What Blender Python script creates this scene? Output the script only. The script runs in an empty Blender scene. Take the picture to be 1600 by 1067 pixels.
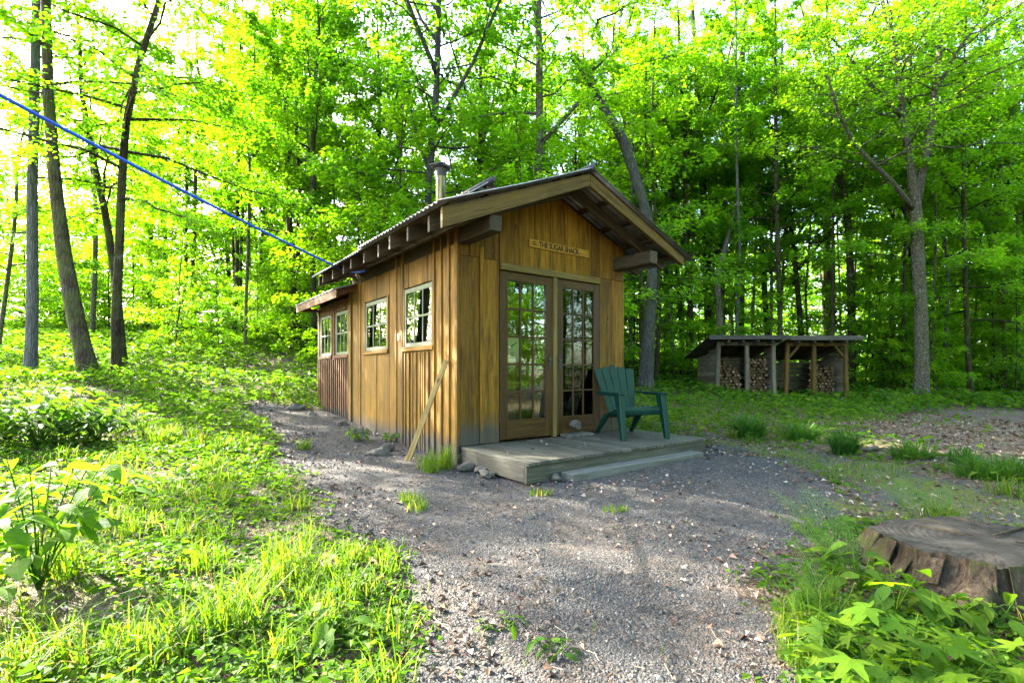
import bpy, math, random
import numpy as np
from mathutils import Vector, Matrix

# ------------------------------------------------------------------ camera, sky, sun, exposure
SC = bpy.context.scene
COL = SC.collection
EYE, FPX = 1.06, 770.0
cam_d = bpy.data.cameras.new("camera"); cam = bpy.data.objects.new("camera", cam_d); COL.objects.link(cam)
cam.location = (0, 0, EYE); cam.rotation_euler = (math.pi/2, 0, 0)
cam_d.sensor_width = 36; cam_d.lens = 36*FPX/1600; cam_d.shift_y = 46.5/1600
cam_d.clip_start = .05; cam_d.clip_end = 900
SC.camera = cam
SUN_EL = math.radians(31); SUN_DIR = Vector((-.852, .523, 0)).normalized()
W = bpy.data.worlds.new("World"); SC.world = W; W.use_nodes = True
nt = W.node_tree; bgn = nt.nodes["Background"]
sky = nt.nodes.new("ShaderNodeTexSky"); sky.sky_type = 'NISHITA'; sky.sun_disc = False
sky.sun_elevation = SUN_EL; sky.sun_rotation = math.atan2(SUN_DIR.x, SUN_DIR.y)
sky.dust_density = 3.0; sky.ozone_density = 0.6
nt.links.new(sky.outputs[0], bgn.inputs[0]); bgn.inputs[1].default_value = .15
sun_d = bpy.data.lights.new("sun", 'SUN'); sun_d.energy = 5.0; sun_d.angle = math.radians(.5); sun_d.color = (1, .92, .78)
sun = bpy.data.objects.new("sun", sun_d); COL.objects.link(sun)
toward = Vector((SUN_DIR.x*math.cos(SUN_EL), SUN_DIR.y*math.cos(SUN_EL), math.sin(SUN_EL)))
sun.rotation_euler = toward.to_track_quat('Z', 'Y').to_euler()
SC.view_settings.view_transform = 'Standard'; SC.view_settings.look = 'None'
SC.view_settings.exposure = 3.55; SC.view_settings.gamma = 1
SC.render.engine = 'CYCLES'
cy = SC.cycles
cy.use_denoising = True
try: cy.denoiser = 'OPENIMAGEDENOISE'
except Exception: pass
cy.max_bounces = 12; cy.diffuse_bounces = 7; cy.glossy_bounces = 3; cy.transmission_bounces = 8; cy.transparent_max_bounces = 6
cy.caustics_reflective = False; cy.caustics_refractive = False
cy.sample_clamp_indirect = 6.0

rng = np.random.default_rng(7); random.seed(7)

# ------------------------------------------------------------------ terrain
def PX(px, py, Z): return np.array([(px-800)/FPX*Z, Z, EYE+(580-py)/FPX*Z])
ANCH = np.array([(0,4.65,0),(2,6,0),(-.6,5.6,.0),(-2.75,8.53,.17),(-4,10.24,.33),(-5.6,11,.5),(-11.2,11.5,.84),(-9,10.5,.93),
 (-14,25,2.5),(-36,40,4.8),(-8,18,1.75),(4.2,15.5,.42),(6.6,16,.24),(9,16.5,.08),(11,16.5,.04),(14,17,-.04),(20,20,-.1),(-4,4,.14),(0,2,0),(2.4,2.6,0),(-2,2,.05),
 (0,-5,0),(5,5,0),(9,8,0),(0,60,5),(60,60,2.5),(-60,60,7.5),(0,-60,0),(70,-20,0),(-70,-20,2.5),(30,30,.9),(0,26,1.7),(15,28,.5),
 (150,150,5),(-150,150,12),(150,-150,0),(-150,-150,4),(-8,5,.45),(-16,6,1.0),(-5,7,.27)], float)
def _U(r2): return np.where(r2 > 1e-9, .5*r2*np.log(r2+1e-12), 0)
def _fit():
    A = ANCH[:, :2]; n = len(A)
    K = _U(((A[:, None]-A[None])**2).sum(-1)) + np.eye(n)*2.0
    Pm = np.c_[np.ones(n), A]
    M = np.block([[K, Pm], [Pm.T, np.zeros((3, 3))]])
    return np.linalg.solve(M, np.r_[ANCH[:, 2], 0, 0, 0])
_TW = _fit()
def H(x, y):
    x = np.atleast_1d(np.asarray(x, float)); y = np.atleast_1d(np.asarray(y, float)); sh = x.shape
    p = np.c_[np.clip(x.ravel(), -160, 160), np.clip(y.ravel(), -160, 160)]
    out = np.empty(len(p))
    for i in range(0, len(p), 40000):
        q = p[i:i+40000]
        out[i:i+40000] = _U(((q[:, None]-ANCH[None, :, :2])**2).sum(-1))@_TW[:-3] + _TW[-3] + q@_TW[-2:]
    return out.reshape(sh)
def h1(x, y): return float(H(x, y)[0])
def vnoise(x, y, s, seed=0):
    r = np.random.default_rng(1000+seed); out = np.zeros_like(x)
    for k in range(6):
        a = r.uniform(0, 6.28); f = s*(1+k*.45); ph = r.uniform(0, 6.28)
        out += np.sin(f*(x*math.cos(a)+y*math.sin(a))+ph+1.3*np.sin(f*.6*(y*math.cos(a)-x*math.sin(a))+ph*2))/6**.5
    return out
def ground_px(px, py):
    z = 0.
    for _ in range(8):
        Z = FPX*(EYE-z)/(py-580); x = (px-800)/FPX*Z; z = .5*z+.5*h1(x, Z)
    return (x, Z)
def poly_px(pts): return np.array([ground_px(*p) for p in pts])
GRAVEL = poly_px([(395,622),(375,640),(405,668),(452,705),(462,760),(490,800),(560,860),(600,920),(612,1000),(590,1067),(560,1400),(1290,1400),(1245,1067),(1215,960),(1235,890),(1300,850),(1340,800),(1300,750),(1180,714),(1098,702),(826,742),(718,700),(510,640)])
PATH = poly_px([(1100,678),(1210,694),(1300,712),(1420,735),(1600,770),(1900,830),(1900,1050),(1600,880),(1480,815),(1340,810),(1300,750),(1180,716),(1100,704)])
CLEAR = poly_px([(1330,662),(1400,650),(1500,643),(1700,645),(1900,655),(1900,790),(1600,752),(1480,722),(1380,692),(1310,676)])
def sdist(x, y, poly):
    p = np.c_[x.ravel(), y.ravel()]; d = np.full(len(p), 1e9); ins = np.zeros(len(p), bool)
    for i in range(len(poly)):
        a, b = poly[i], poly[(i+1) % len(poly)]; e = b-a; w = p-a
        t = np.clip((w@e)/(e@e), 0, 1); d = np.minimum(d, np.hypot(*(w-t[:, None]*e).T))
        c = ((a[1] <= p[:, 1]) != (b[1] <= p[:, 1]))
        xs = a[0]+(p[:, 1]-a[1])/(e[1] if abs(e[1]) > 1e-9 else 1e-9)*e[0]
        ins ^= c & (p[:, 0] < xs)
    return np.where(ins, d, -d).reshape(x.shape)
def sstep(a, b, v): t = np.clip((v-a)/(b-a), 0, 1); return t*t*(3-2*t)
def masks(x, y):
    n = vnoise(x, y, 2.2, 1)*.12
    g = sstep(-.18, .22, sdist(x, y, GRAVEL)+n)
    p = sstep(-.25, .3, sdist(x, y, PATH)+n*1.6)
    c = sstep(-.5, .5, sdist(x, y, CLEAR)+n*2.5)
    return g, p, c

# ------------------------------------------------------------------ mesh helpers
def tag(o, label=None, cat=None, group=None, kind=None):
    if label: o["label"] = label
    if cat: o["category"] = cat
    if group: o["group"] = group
    if kind: o["kind"] = kind
    return o
def empty(name, loc=(0,0,0), rz=0, label=None, cat=None, group=None):
    o = bpy.data.objects.new(name, None); COL.objects.link(o); o.location = loc; o.rotation_euler = (0, 0, rz); o.empty_display_size = .2
    return tag(o, label, cat, group)
def link(name, me, parent=None):
    o = bpy.data.objects.new(name, me); COL.objects.link(o)
    if parent: o.parent = parent
    return o
def np_mesh(name, V, Q, mat, rnd=None, smooth=False, wc=None, mi=None):
    """V (n,3); Q (m,k) faces with one k, or list of such arrays"""
    if not isinstance(Q, list): Q = [Q]
    Q = [np.asarray(q, np.int32) for q in Q if len(q)]
    me = bpy.data.meshes.new(name)
    me.vertices.add(len(V)); me.vertices.foreach_set("co", np.asarray(V, np.float32).ravel())
    nl = sum(q.size for q in Q); nf = sum(len(q) for q in Q)
    me.loops.add(nl); me.polygons.add(nf)
    me.loops.foreach_set("vertex_index", np.concatenate([q.ravel() for q in Q]))
    tot = np.concatenate([np.full(len(q), q.shape[1], np.int32) for q in Q])
    me.polygons.foreach_set("loop_start", np.r_[0, np.cumsum(tot)[:-1]].astype(np.int32))
    me.polygons.foreach_set("use_smooth", np.full(nf, bool(smooth)))
    if mi is not None: me.polygons.foreach_set("material_index", np.asarray(mi, np.int32))
    me.update(calc_edges=True)
    if rnd is not None: me.attributes.new("rnd", 'FLOAT', 'POINT').data.foreach_set("value", np.asarray(rnd, np.float32))
    if wc is not None: me.attributes.new("wc", 'FLOAT_VECTOR', 'POINT').data.foreach_set("vector", np.asarray(wc, np.float32).ravel())
    for m in (mat if isinstance(mat, (list, tuple)) else [mat]): me.materials.append(m)
    return me

class MB:
    def __init__(s): s.V=[]; s.Q={}; s.R=[]; s.W=[]; s.n=0; s.M={}
    def add(s, V, faces, rnd=None, wc=None, mi=0):
        V = np.asarray(V, float); r = random.random() if rnd is None else rnd
        s.V.append(V); s.R.append(np.full(len(V), r) if np.isscalar(r) else r)
        s.W.append(V if wc is None else wc)
        for f in faces:
            s.Q.setdefault(len(f), []).append([i+s.n for i in f]); s.M.setdefault(len(f), []).append(mi)
        s.n += len(V); return s
    def hexa(s, V, L=None, rnd=None, mi=0):
        """8 verts: bottom loop 0-3, top loop 4-7; wc from L (8,3)"""
        off = np.array([random.uniform(0, 50), random.uniform(0, 9), random.uniform(0, 9)])
        V = np.asarray(V, float); W = (V if L is None else np.asarray(L, float))+off
        return s.add(V, [(3,2,1,0),(4,5,6,7),(0,1,5,4),(1,2,6,5),(2,3,7,6),(3,0,4,7)], rnd, W, mi)
    def box(s, c, h, ax=None, rnd=None, grain=0, mi=0):
        """c centre, h half sizes, ax rows = axes; grain = index of the axis the wood grain runs along"""
        A = np.eye(3) if ax is None else np.asarray(ax, float)
        sg = np.array([(-1,-1,-1),(1,-1,-1),(1,1,-1),(-1,1,-1),(-1,-1,1),(1,-1,1),(1,1,1),(-1,1,1)], float)*np.asarray(h, float)
        L = sg[:, [grain, (grain+1) % 3, (grain+2) % 3]]
        return s.hexa(np.asarray(c, float)+sg@A, L, rnd, mi)
    def b2(s, lo, hi, rnd=None, grain=None, mi=0):
        lo = np.asarray(lo, float); hi = np.asarray(hi, float); h = (hi-lo)/2
        return s.box((lo+hi)/2, h, rnd=rnd, grain=int(np.argmax(h)) if grain is None else grain, mi=mi)
    def bar(s, p0, p1, w, t, up=(0,0,1), rnd=None, mi=0):
        p0 = np.asarray(p0, float); p1 = np.asarray(p1, float); d = p1-p0; L = np.linalg.norm(d); d /= L
        u = np.asarray(up, float); u = u-d*(u@d); u /= np.linalg.norm(u); v = np.cross(u, d)
        return s.box((p0+p1)/2, (L/2, w/2, t/2), (d, v, u), rnd, 0, mi)
    def tube(s, pts, rad, n=8, cap=True, rnd=None, squash=None, mi=0):
        pts = np.asarray(pts, float); m = len(pts); rad = np.broadcast_to(np.asarray(rad, float), (m,))
        T = np.gradient(pts, axis=0); T /= np.linalg.norm(T, axis=1)[:, None]+1e-9
        ref = np.array([1., 0, 0]) if abs(T[0, 2]) > .8 else np.array([0, 0, 1.])
        N = ref-T*(T@ref)[:, None]; N /= np.linalg.norm(N, axis=1)[:, None]+1e-9; B = np.cross(T, N)
        a = np.arange(n)*2*math.pi/n
        ring = N[:, None]*np.cos(a)[None, :, None]+B[:, None]*np.sin(a)[None, :, None]
        rr = rad[:, None, None]
        if squash is not None: rr = rr*squash(np.arange(m)[:, None]/(m-1), a[None, :])[..., None]
        V = (pts[:, None]+ring*rr).reshape(-1, 3)
        F = [(i*n+j, i*n+(j+1) % n, (i+1)*n+(j+1) % n, (i+1)*n+j) for i in range(m-1) for j in range(n)]
        if cap: F += [tuple(range(n))[::-1], tuple((m-1)*n+j for j in range(n))]
        return s.add(V, F, rnd, None, mi)
    def mesh(s, name, mat, smooth=False):
        ks = sorted(s.Q); mi = np.concatenate([s.M[k] for k in ks])
        return np_mesh(name, np.concatenate(s.V), [np.array(s.Q[k]) for k in ks], mat, np.concatenate(s.R), smooth, np.concatenate(s.W), mi)
    def build(s, name, mat, parent=None, bevel=0, smooth=False):
        o = link(name, s.mesh(name, mat, smooth), parent)
        if bevel:
            m = o.modifiers.new("bevel", 'BEVEL'); m.width = bevel; m.segments = 1; m.limit_method = 'ANGLE'
        return o

# ------------------------------------------------------------------ materials
class NT:
    def __init__(s, name):
        s.m = bpy.data.materials.new(name); s.m.use_nodes = True; s.t = s.m.node_tree
        s.t.nodes.clear(); s.out = s.n("ShaderNodeOutputMaterial")
    def n(s, ty, **kw):
        nd = s.t.nodes.new(ty)
        for k, v in kw.items(): setattr(nd, k, v)
        return nd
    def l(s, a, b): s.t.links.new(a, b)
    def attr(s, nm): return s.n("ShaderNodeAttribute", attribute_name=nm)
    def val(s, x, inp):
        if hasattr(x, "is_linked") or hasattr(x, "links"): s.l(x, inp)
        else: inp.default_value = x
    def scale(s, v, sc):
        m = s.n("ShaderNodeMapping"); s.l(v, m.inputs[0]); m.inputs['Scale'].default_value = sc; return m.outputs[0]
    def noise(s, v, sc=5, det=4, rough=.6, dist=0, col=False):
        n = s.n("ShaderNodeTexNoise"); s.l(v, n.inputs['Vector']) if v is not None else None
        n.inputs['Scale'].default_value = sc; n.inputs['Detail'].default_value = det; n.inputs['Roughness'].default_value = rough; n.inputs['Distortion'].default_value = dist
        return n.outputs['Color' if col else 'Fac']
    def voro(s, v, sc, feat='F1', out='Distance', rnd=1):
        n = s.n("ShaderNodeTexVoronoi", feature=feat); s.l(v, n.inputs['Vector']); n.inputs['Scale'].default_value = sc; n.inputs['Randomness'].default_value = rnd
        return n.outputs[out]
    def ramp(s, f, stops, interp='LINEAR'):
        r = s.n("ShaderNodeValToRGB"); s.l(f, r.inputs[0]); cr = r.color_ramp; cr.interpolation = interp
        while len(cr.elements) < len(stops): cr.elements.new(.5)
        for e, (p, c) in zip(cr.elements, stops): e.position = p; e.color = (*c, 1) if not np.isscalar(c) else (c, c, c, 1)
        return r.outputs[0]
    def mix(s, f, a, b, mode='MIX'):
        m = s.n("ShaderNodeMix", data_type='RGBA', blend_type=mode)
        s.val(f, m.inputs[0])
        for x, i in ((a, 6), (b, 7)):
            if isinstance(x, tuple): m.inputs[i].default_value = (*x[:3], 1)
            else: s.l(x, m.inputs[i])
        return m.outputs[2]
    def math(s, op, a, b=0., c=0., clamp=False):
        m = s.n("ShaderNodeMath", operation=op, use_clamp=clamp)
        s.val(a, m.inputs[0]); s.val(b, m.inputs[1]); s.val(c, m.inputs[2]); return m.outputs[0]
    def bump(s, h, dist=.01, st=1, nrm=None):
        b = s.n("ShaderNodeBump"); s.l(h, b.inputs['Height']); b.inputs['Distance'].default_value = dist; b.inputs['Strength'].default_value = st
        if nrm is not None: s.l(nrm, b.inputs['Normal'])
        return b.outputs[0]
    def pbr(s, col, rough=.6, nrm=None, spec=.4, metal=0., **kw):
        p = s.n("ShaderNodeBsdfPrincipled")
        if isinstance(col, tuple): p.inputs['Base Color'].default_value = (*col[:3], 1)
        else: s.l(col, p.inputs['Base Color'])
        s.val(rough, p.inputs['Roughness']); p.inputs['Specular IOR Level'].default_value = spec; p.inputs['Metallic'].default_value = metal
        if nrm is not None: s.l(nrm, p.inputs['Normal'])
        return p.outputs[0]
    def end(s, sh): s.l(sh, s.out.inputs['Surface']); return s.m
    def pos(s): return s.n("ShaderNodeNewGeometry").outputs['Position']
    def obj(s): return s.n("ShaderNodeTexCoord").outputs['Object']

def wood(name, cols, grey=0., stain=None, rough=.7, knots=True, tonevar=.55):
    """cols: dark, mid, light. stain: (z, height) rain-splash weathering from the bottom, in object z"""
    t = NT(name); wc = t.attr("wc").outputs['Vector']; rnd = t.attr("rnd").outputs['Fac']
    g1 = t.noise(t.scale(wc, (1.1, 16, 16)), 2.2, 6, .65, .7)
    g2 = t.noise(t.scale(wc, (3, 90, 90)), 1.5, 3, .6)
    f = t.math('ADD', t.math('MULTIPLY', g1, .75), t.math('MULTIPLY', g2, .25))
    c = t.ramp(f, [(.33, cols[0]), (.5, cols[1]), (.68, cols[2])])
    tone = t.ramp(rnd, [(0, 1-tonevar*.75), (.5, 1.0), (1, 1+tonevar*.45)])
    c = t.mix(1., c, tone, 'MULTIPLY')
    if knots:
        streak = t.noise(t.scale(wc, (.5, 9, 9)), 2.0, 4, .7)
        c = t.mix(t.math('MULTIPLY', t.ramp(streak, [(.5, 0.), (.66, 1.)]), .6), c, tuple(x*.55 for x in cols[0]))
        k = t.voro(t.scale(wc, (1.6, 4.5, 3)), 1.3)
        c = t.mix(t.ramp(k, [(.03, 1.), (.1, 0.)]), c, tuple(x*.32 for x in cols[0]))
    blot = t.noise(t.scale(wc, (1.2, 3, 3)), 1.7, 4, .7)
    c = t.mix(t.math('MULTIPLY', t.ramp(blot, [(.5, 0.), (.72, 1.)]), .32+grey*.5), c, (.055, .044, .018))
    if stain:
        z = t.n("ShaderNodeSeparateXYZ"); t.l(t.obj(), z.inputs[0])
        zz = t.math('ADD', z.outputs[2], t.math('MULTIPLY', t.math('SUBTRACT', t.noise(t.scale(wc, (1, 14, 14)), 2, 4, .7), .5), stain[1]*1.1))
        c = t.mix(t.math('MULTIPLY', t.n("ShaderNodeMapRange").outputs[0] if False else t.ramp(t.math('DIVIDE', t.math('SUBTRACT', zz, stain[0]), stain[1]), [(.35, 1.), (.75, 0.)]), .82), c, (.045, .047, .045))
    return t.end(t.pbr(c, rough, t.bump(f, .004, .6), .25))

def leafmat(name, a, b, c, trans=1.0, tmix=.5, spec=.35, rough=.45, veins=False, straw=None):
    t = NT(name); rnd = t.attr("rnd").outputs['Fac']
    oi = t.n("ShaderNodeObjectInfo").outputs['Random']
    col = t.ramp(rnd, [(0, a), (.5, b), (1, c)] if straw is None else [(0, a), (.5, b), (.84, c), (.93, straw)])
    tone = t.ramp(oi, [(0, (.70, .80, 1.0)), (.5, (1, 1, 1)), (1, (1.28, 1.1, 1.0))])
    col = t.mix(1., col, tone, 'MULTIPLY')
    nb = None
    if veins:
        sp = t.n("ShaderNodeSeparateXYZ"); t.l(t.attr("wc").outputs['Vector'], sp.inputs[0]); ay = t.math('ABSOLUTE', sp.outputs[1])
        v = t.math('ABSOLUTE', t.math('SUBTRACT', t.math('FRACT', t.math('MULTIPLY', t.math('SUBTRACT', sp.outputs[0], t.math('MULTIPLY', ay, .9)), 8.)), .5))
        vv = t.math('MAXIMUM', t.ramp(v, [(.0, 1.), (.09, 0.)]), t.ramp(ay, [(.008, 1.), (.022, 0.)]))
        blot = t.noise(t.attr("wc").outputs['Vector'], 5, 4, .7)
        col = t.mix(t.math('MULTIPLY', vv, .4), col, t.mix(1., col, (1.45, 1.3, 1.7), 'MULTIPLY'))
        col = t.mix(1., col, t.ramp(blot, [(.3, .78), (.7, 1.15)]), 'MULTIPLY'); nb = t.bump(vv, .002, .5)
    p = t.pbr(col, rough, nb, spec)
    tr = t.n("ShaderNodeBsdfTranslucent"); hs = t.mix(1., col, (1.95*trans, 1.85*trans, .55*trans), 'MULTIPLY'); t.l(hs, tr.inputs[0])
    m = t.n("ShaderNodeMixShader"); m.inputs[0].default_value = tmix; t.l(p, m.inputs[1]); t.l(tr.outputs[0], m.inputs[2])
    return t.end(m.outputs[0])

def bark(name, c0, c1, c2, moss=0., vs=(9, 9, 1.6)):
    t = NT(name); o = t.obj()
    f = t.noise(t.scale(o, vs), 2.5, 6, .7, .6); v = t.voro(t.scale(o, (vs[0]*1.3, vs[1]*1.3, vs[2])), 1.8, 'DISTANCE_TO_EDGE')
    h = t.math('ADD', f, t.math('MULTIPLY', t.ramp(v, [(0, 0.), (.25, 1.)]), .7))
    c = t.ramp(f, [(.3, c0), (.52, c1), (.72, c2)])
    c = t.mix(t.ramp(v, [(0, .75), (.12, 0.)]), c, tuple(x*.4 for x in c0))
    lich = t.noise(o, 3.2, 4, .7)
    c = t.mix(t.math('MULTIPLY', t.ramp(lich, [(.55, 0.), (.68, 1.)]), .45), c, (.13, .13, .11))
    if moss: c = t.mix(t.math('MULTIPLY', t.ramp(t.noise(o, 1.3, 4, .7), [(.42, 0.), (.62, 1.)]), moss), c, (.09, .11, .03))
    return t.end(t.pbr(c, .9, t.bump(h, .03, .9), .15))

M = {}
M['wall'] = wood('honey_board', [(.055,.023,.0015), (.175,.084,.004), (.30,.155,.010)], stain=(.2, .42))
M['side'] = wood('side_board', [(.058,.026,.002), (.185,.091,.008), (.32,.172,.022)], .12, stain=(.05, .4))
M['rear'] = wood('red_brown_board', [(.055,.024,.009), (.14,.062,.024), (.24,.13,.062)], .2, stain=(.15, .35))
M['door'] = wood('door_wood', [(.022,.010,.002), (.050,.023,.004), (.09,.045,.008)], tonevar=.25, knots=False, rough=.5)
M['fresh'] = wood('fresh_pine', [(.20,.122,.035), (.30,.195,.065), (.40,.28,.105)], tonevar=.2)
M['rake'] = wood('rake_wood', [(.040,.022,.003), (.095,.055,.008), (.165,.102,.019)], .25, tonevar=.3)
M['dark'] = wood('dark_beam', [(.018,.012,.006), (.055,.038,.02), (.09,.066,.038)], .2)
M['grey'] = wood('weathered_deck', [(.040,.038,.028), (.082,.077,.058), (.135,.128,.10)], .4, tonevar=.35)
M['slab'] = wood('slab_board', [(.055,.045,.03), (.125,.105,.07), (.22,.19,.135)], .3)
M['shedroof'] = wood('shed_roof', [(.04,.037,.03), (.075,.068,.055), (.12,.11,.09)], .3)
M['signwood'] = wood('sign_wood', [(.22,.105,.012), (.34,.175,.022), (.43,.235,.036)], tonevar=.1, knots=False)
M['lintel'] = wood('lintel_wood', [(.085,.058,.014), (.14,.098,.028), (.205,.155,.052)], .2, tonevar=.1)
def simple(name, col, rough=.5, spec=.4, metal=0, var=.25, sc=8):
    t = NT(name); f = t.noise(t.obj(), sc, 5, .65)
    c = t.mix(1., col, t.ramp(f, [(.3, 1-var), (.7, 1+var)]), 'MULTIPLY')
    return t.end(t.pbr(c, rough, t.bump(f, .003, .4), spec, metal))
def mcol(name, col, **k): return simple(name, (*col,), **k)
M['sash'] = mcol('green_white_paint', (.13, .15, .085), rough=.6)
M['chair'] = mcol('green_plastic', (.001, .026, .017), rough=.48, spec=.3, var=.3, sc=5)
M['cord'] = mcol('blue_cord', (.012, .07, .50), rough=.45, var=.1)
M['stone'] = mcol('field_stone', (.085, .075, .058), rough=.9, var=.5, sc=9)
M['paleplank'] = wood('pale_plank', [(.075,.072,.06), (.125,.122,.105), (.185,.18,.16)], .0, tonevar=.1, knots=False)
M['darkmetal'] = mcol('sooty_metal', (.035, .032, .03), rough=.6, var=.5)
M['black'] = mcol('black_letter_paint', (.035, .018, .006), rough=.7)
M['paper'] = mcol('cream_notice', (.55, .48, .30), rough=.8, var=.1)
M['plate'] = mcol('grey_box', (.42, .40, .33), rough=.5, var=.1)
def m_roof():
    t = NT('metal_roof'); o = t.obj(); f = t.noise(o, 3, 6, .7); f2 = t.noise(t.scale(o, (1, 14, 1)), 2, 4, .6)
    c = t.ramp(f, [(.3, (.10,.10,.10)), (.55, (.22,.23,.235)), (.75, (.33,.35,.36))])
    c = t.mix(t.math('MULTIPLY', t.ramp(f2, [(.5, 0.), (.7, 1.)]), .6), c, (.12, .065, .035))
    return t.end(t.pbr(c, t.ramp(f, [(.3, .65), (.7, .38)]), None, .5, .55))
M['roof'] = m_roof()
def m_pipe():
    t = NT('stovepipe'); o = t.obj(); f = t.noise(t.scale(o, (12, 12, 1.2)), 2, 5, .6)
    c = t.ramp(f, [(.35, (.04,.034,.012)), (.5, (.15,.125,.045)), (.65, (.28,.245,.12))])
    return t.end(t.pbr(c, .5, None, .5, .7))
M['pipe'] = m_pipe()
def m_glass():
    t = NT('window_glass'); fr = t.n("ShaderNodeFresnel"); fr.inputs[0].default_value = 1.52
    nb = t.bump(t.noise(t.obj(), 1.6, 1, .4), .002, .12)
    g = t.n("ShaderNodeBsdfGlossy"); g.inputs['Roughness'].default_value = .015; g.inputs[0].default_value = (.95, 1, .95, 1)
    tr = t.n("ShaderNodeBsdfTransparent"); tr.inputs[0].default_value = (.86, .9, .86, 1)
    m = t.n("ShaderNodeMixShader"); t.l(t.math('MULTIPLY_ADD', fr.outputs[0], 1.0, .01, True), m.inputs[0]); t.l(tr.outputs[0], m.inputs[1]); t.l(g.outputs[0], m.inputs[2])
    return t.end(m.outputs[0])
M['glass'] = m_glass()
M['leaf'] = leafmat('maple_leaf', (.052,.150,.004), (.088,.212,.006), (.140,.250,.010), 1.35, .60)
M['leafdeep'] = leafmat('deep_leaf', (.056,.162,.005), (.096,.222,.007), (.150,.258,.011), 1.45, .60)
M['needle'] = leafmat('needle', (.010,.030,.010), (.02,.05,.014), (.035,.075,.018), .6, .3)
M['grass'] = leafmat('grass_blade', (.034,.094,.006), (.060,.134,.007), (.115,.17,.015), 1, .5, .2, .6, straw=(.19,.15,.075))
M['iris'] = leafmat('clump_blade', (.022,.078,.010), (.036,.11,.013), (.07,.14,.02))
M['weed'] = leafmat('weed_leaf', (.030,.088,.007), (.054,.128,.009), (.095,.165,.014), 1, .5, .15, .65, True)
M['herb'] = leafmat('herb_leaf', (.030,.088,.007), (.054,.128,.009), (.095,.165,.014), 1, .5, .15, .65)
M['fern'] = leafmat('fern_leaf', (.045,.115,.012), (.07,.15,.015), (.10,.18,.02))
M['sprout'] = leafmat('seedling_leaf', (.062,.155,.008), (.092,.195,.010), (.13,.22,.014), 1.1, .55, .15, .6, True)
def m_litter():
    t = NT('dead_leaf'); r = t.attr("rnd").outputs['Fac']
    return t.end(t.pbr(t.ramp(r, [(0, (.045,.025,.016)), (.4, (.11,.065,.04)), (.75, (.20,.145,.105)), (1, (.31,.265,.22))]), .75, None, .25))
M['litter'] = m_litter()
def m_pebble():
    t = NT('pebble'); r = t.attr("rnd").outputs['Fac']
    return t.end(t.pbr(t.ramp(r, [(0, (.022,.022,.022)), (.45, (.056,.056,.055)), (.8, (.10,.098,.093)), (.93, (.13,.092,.063)), (1, (.23,.225,.21))]), .8, None, .3))
M['pebble'] = m_pebble()
M['bark_grey'] = bark('grey_bark', (.026,.025,.023), (.06,.057,.053), (.115,.112,.105), .25)
M['bark_mossy'] = bark('mossy_bark', (.03,.021,.012), (.065,.048,.028), (.12,.093,.06), .7)
M['bark_silver'] = bark('silver_bark', (.06,.06,.058), (.125,.125,.12), (.215,.215,.21), .2)
M['bark_brown'] = bark('brown_bark', (.018,.012,.006), (.04,.029,.016), (.08,.06,.037), .45)
M['bark_pale'] = bark('pale_bark', (.055,.045,.033), (.12,.103,.078), (.20,.178,.142), .3, (5, 5, 4))
def m_logend():
    t = NT('log_end'); r = t.attr("rnd").outputs['Fac']; f = t.noise(t.obj(), 30, 3)
    c = t.ramp(r, [(0, (.045,.025,.011)), (.5, (.105,.062,.029)), (1, (.20,.14,.08))])
    return t.end(t.pbr(t.mix(1., c, t.ramp(f, [(.3, .7), (.7, 1.2)]), 'MULTIPLY'), .85, None, .2))
M['logend'] = m_logend()
def m_stumptop():
    t = NT('stump_top'); o = t.obj(); s = t.n("ShaderNodeVectorMath", operation='LENGTH'); t.l(t.scale(o, (1, 1, 0)), s.inputs[0])
    rings = t.math('SINE', t.math('ADD', t.math('MULTIPLY', s.outputs['Value'], 190), t.math('MULTIPLY', t.noise(o, 4, 3), 14)))
    f = t.noise(o, 7, 6, .7); f2 = t.noise(t.scale(o, (3, 30, 1)), 2, 6, .75)
    xy = t.n("ShaderNodeSeparateXYZ"); t.l(o, xy.inputs[0]); an = t.math('ARCTAN2', xy.outputs[1], xy.outputs[0])
    cv = t.n("ShaderNodeCombineXYZ"); t.l(t.math('MULTIPLY', an, 4.2), cv.inputs[0]); t.l(t.math('MULTIPLY', s.outputs['Value'], 1.6), cv.inputs[1])
    crk = t.math('ABSOLUTE', t.math('SUBTRACT', t.noise(cv.outputs[0], 1.5, 3, .6), .5))
    c = t.ramp(f, [(.3, (.012,.011,.009)), (.5, (.030,.027,.023)), (.7, (.065,.06,.053))])
    c = t.mix(t.ramp(f2, [(.5, 0.), (.7, .7)]), c, (.035, .028, .02))
    c = t.mix(t.math('MULTIPLY', t.ramp(crk, [(.006, .95), (.022, 0.)]), t.ramp(s.outputs['Value'], [(.12, 0.), (.25, 1.)])), c, (.008, .006, .004)); c = t.mix(t.math('MULTIPLY', rings, .12), c, (.02, .016, .012))
    c = t.mix(t.math('MULTIPLY', t.ramp(t.noise(o, 4, 5, .75), [(.52, 0.), (.66, 1.)]), .7), c, (.075, .055, .038))
    return t.end(t.pbr(c, .85, t.bump(t.math('ADD', t.math('MULTIPLY', rings, .15), f2), .012, .7), .2))
M['stumptop'] = m_stumptop()
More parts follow.
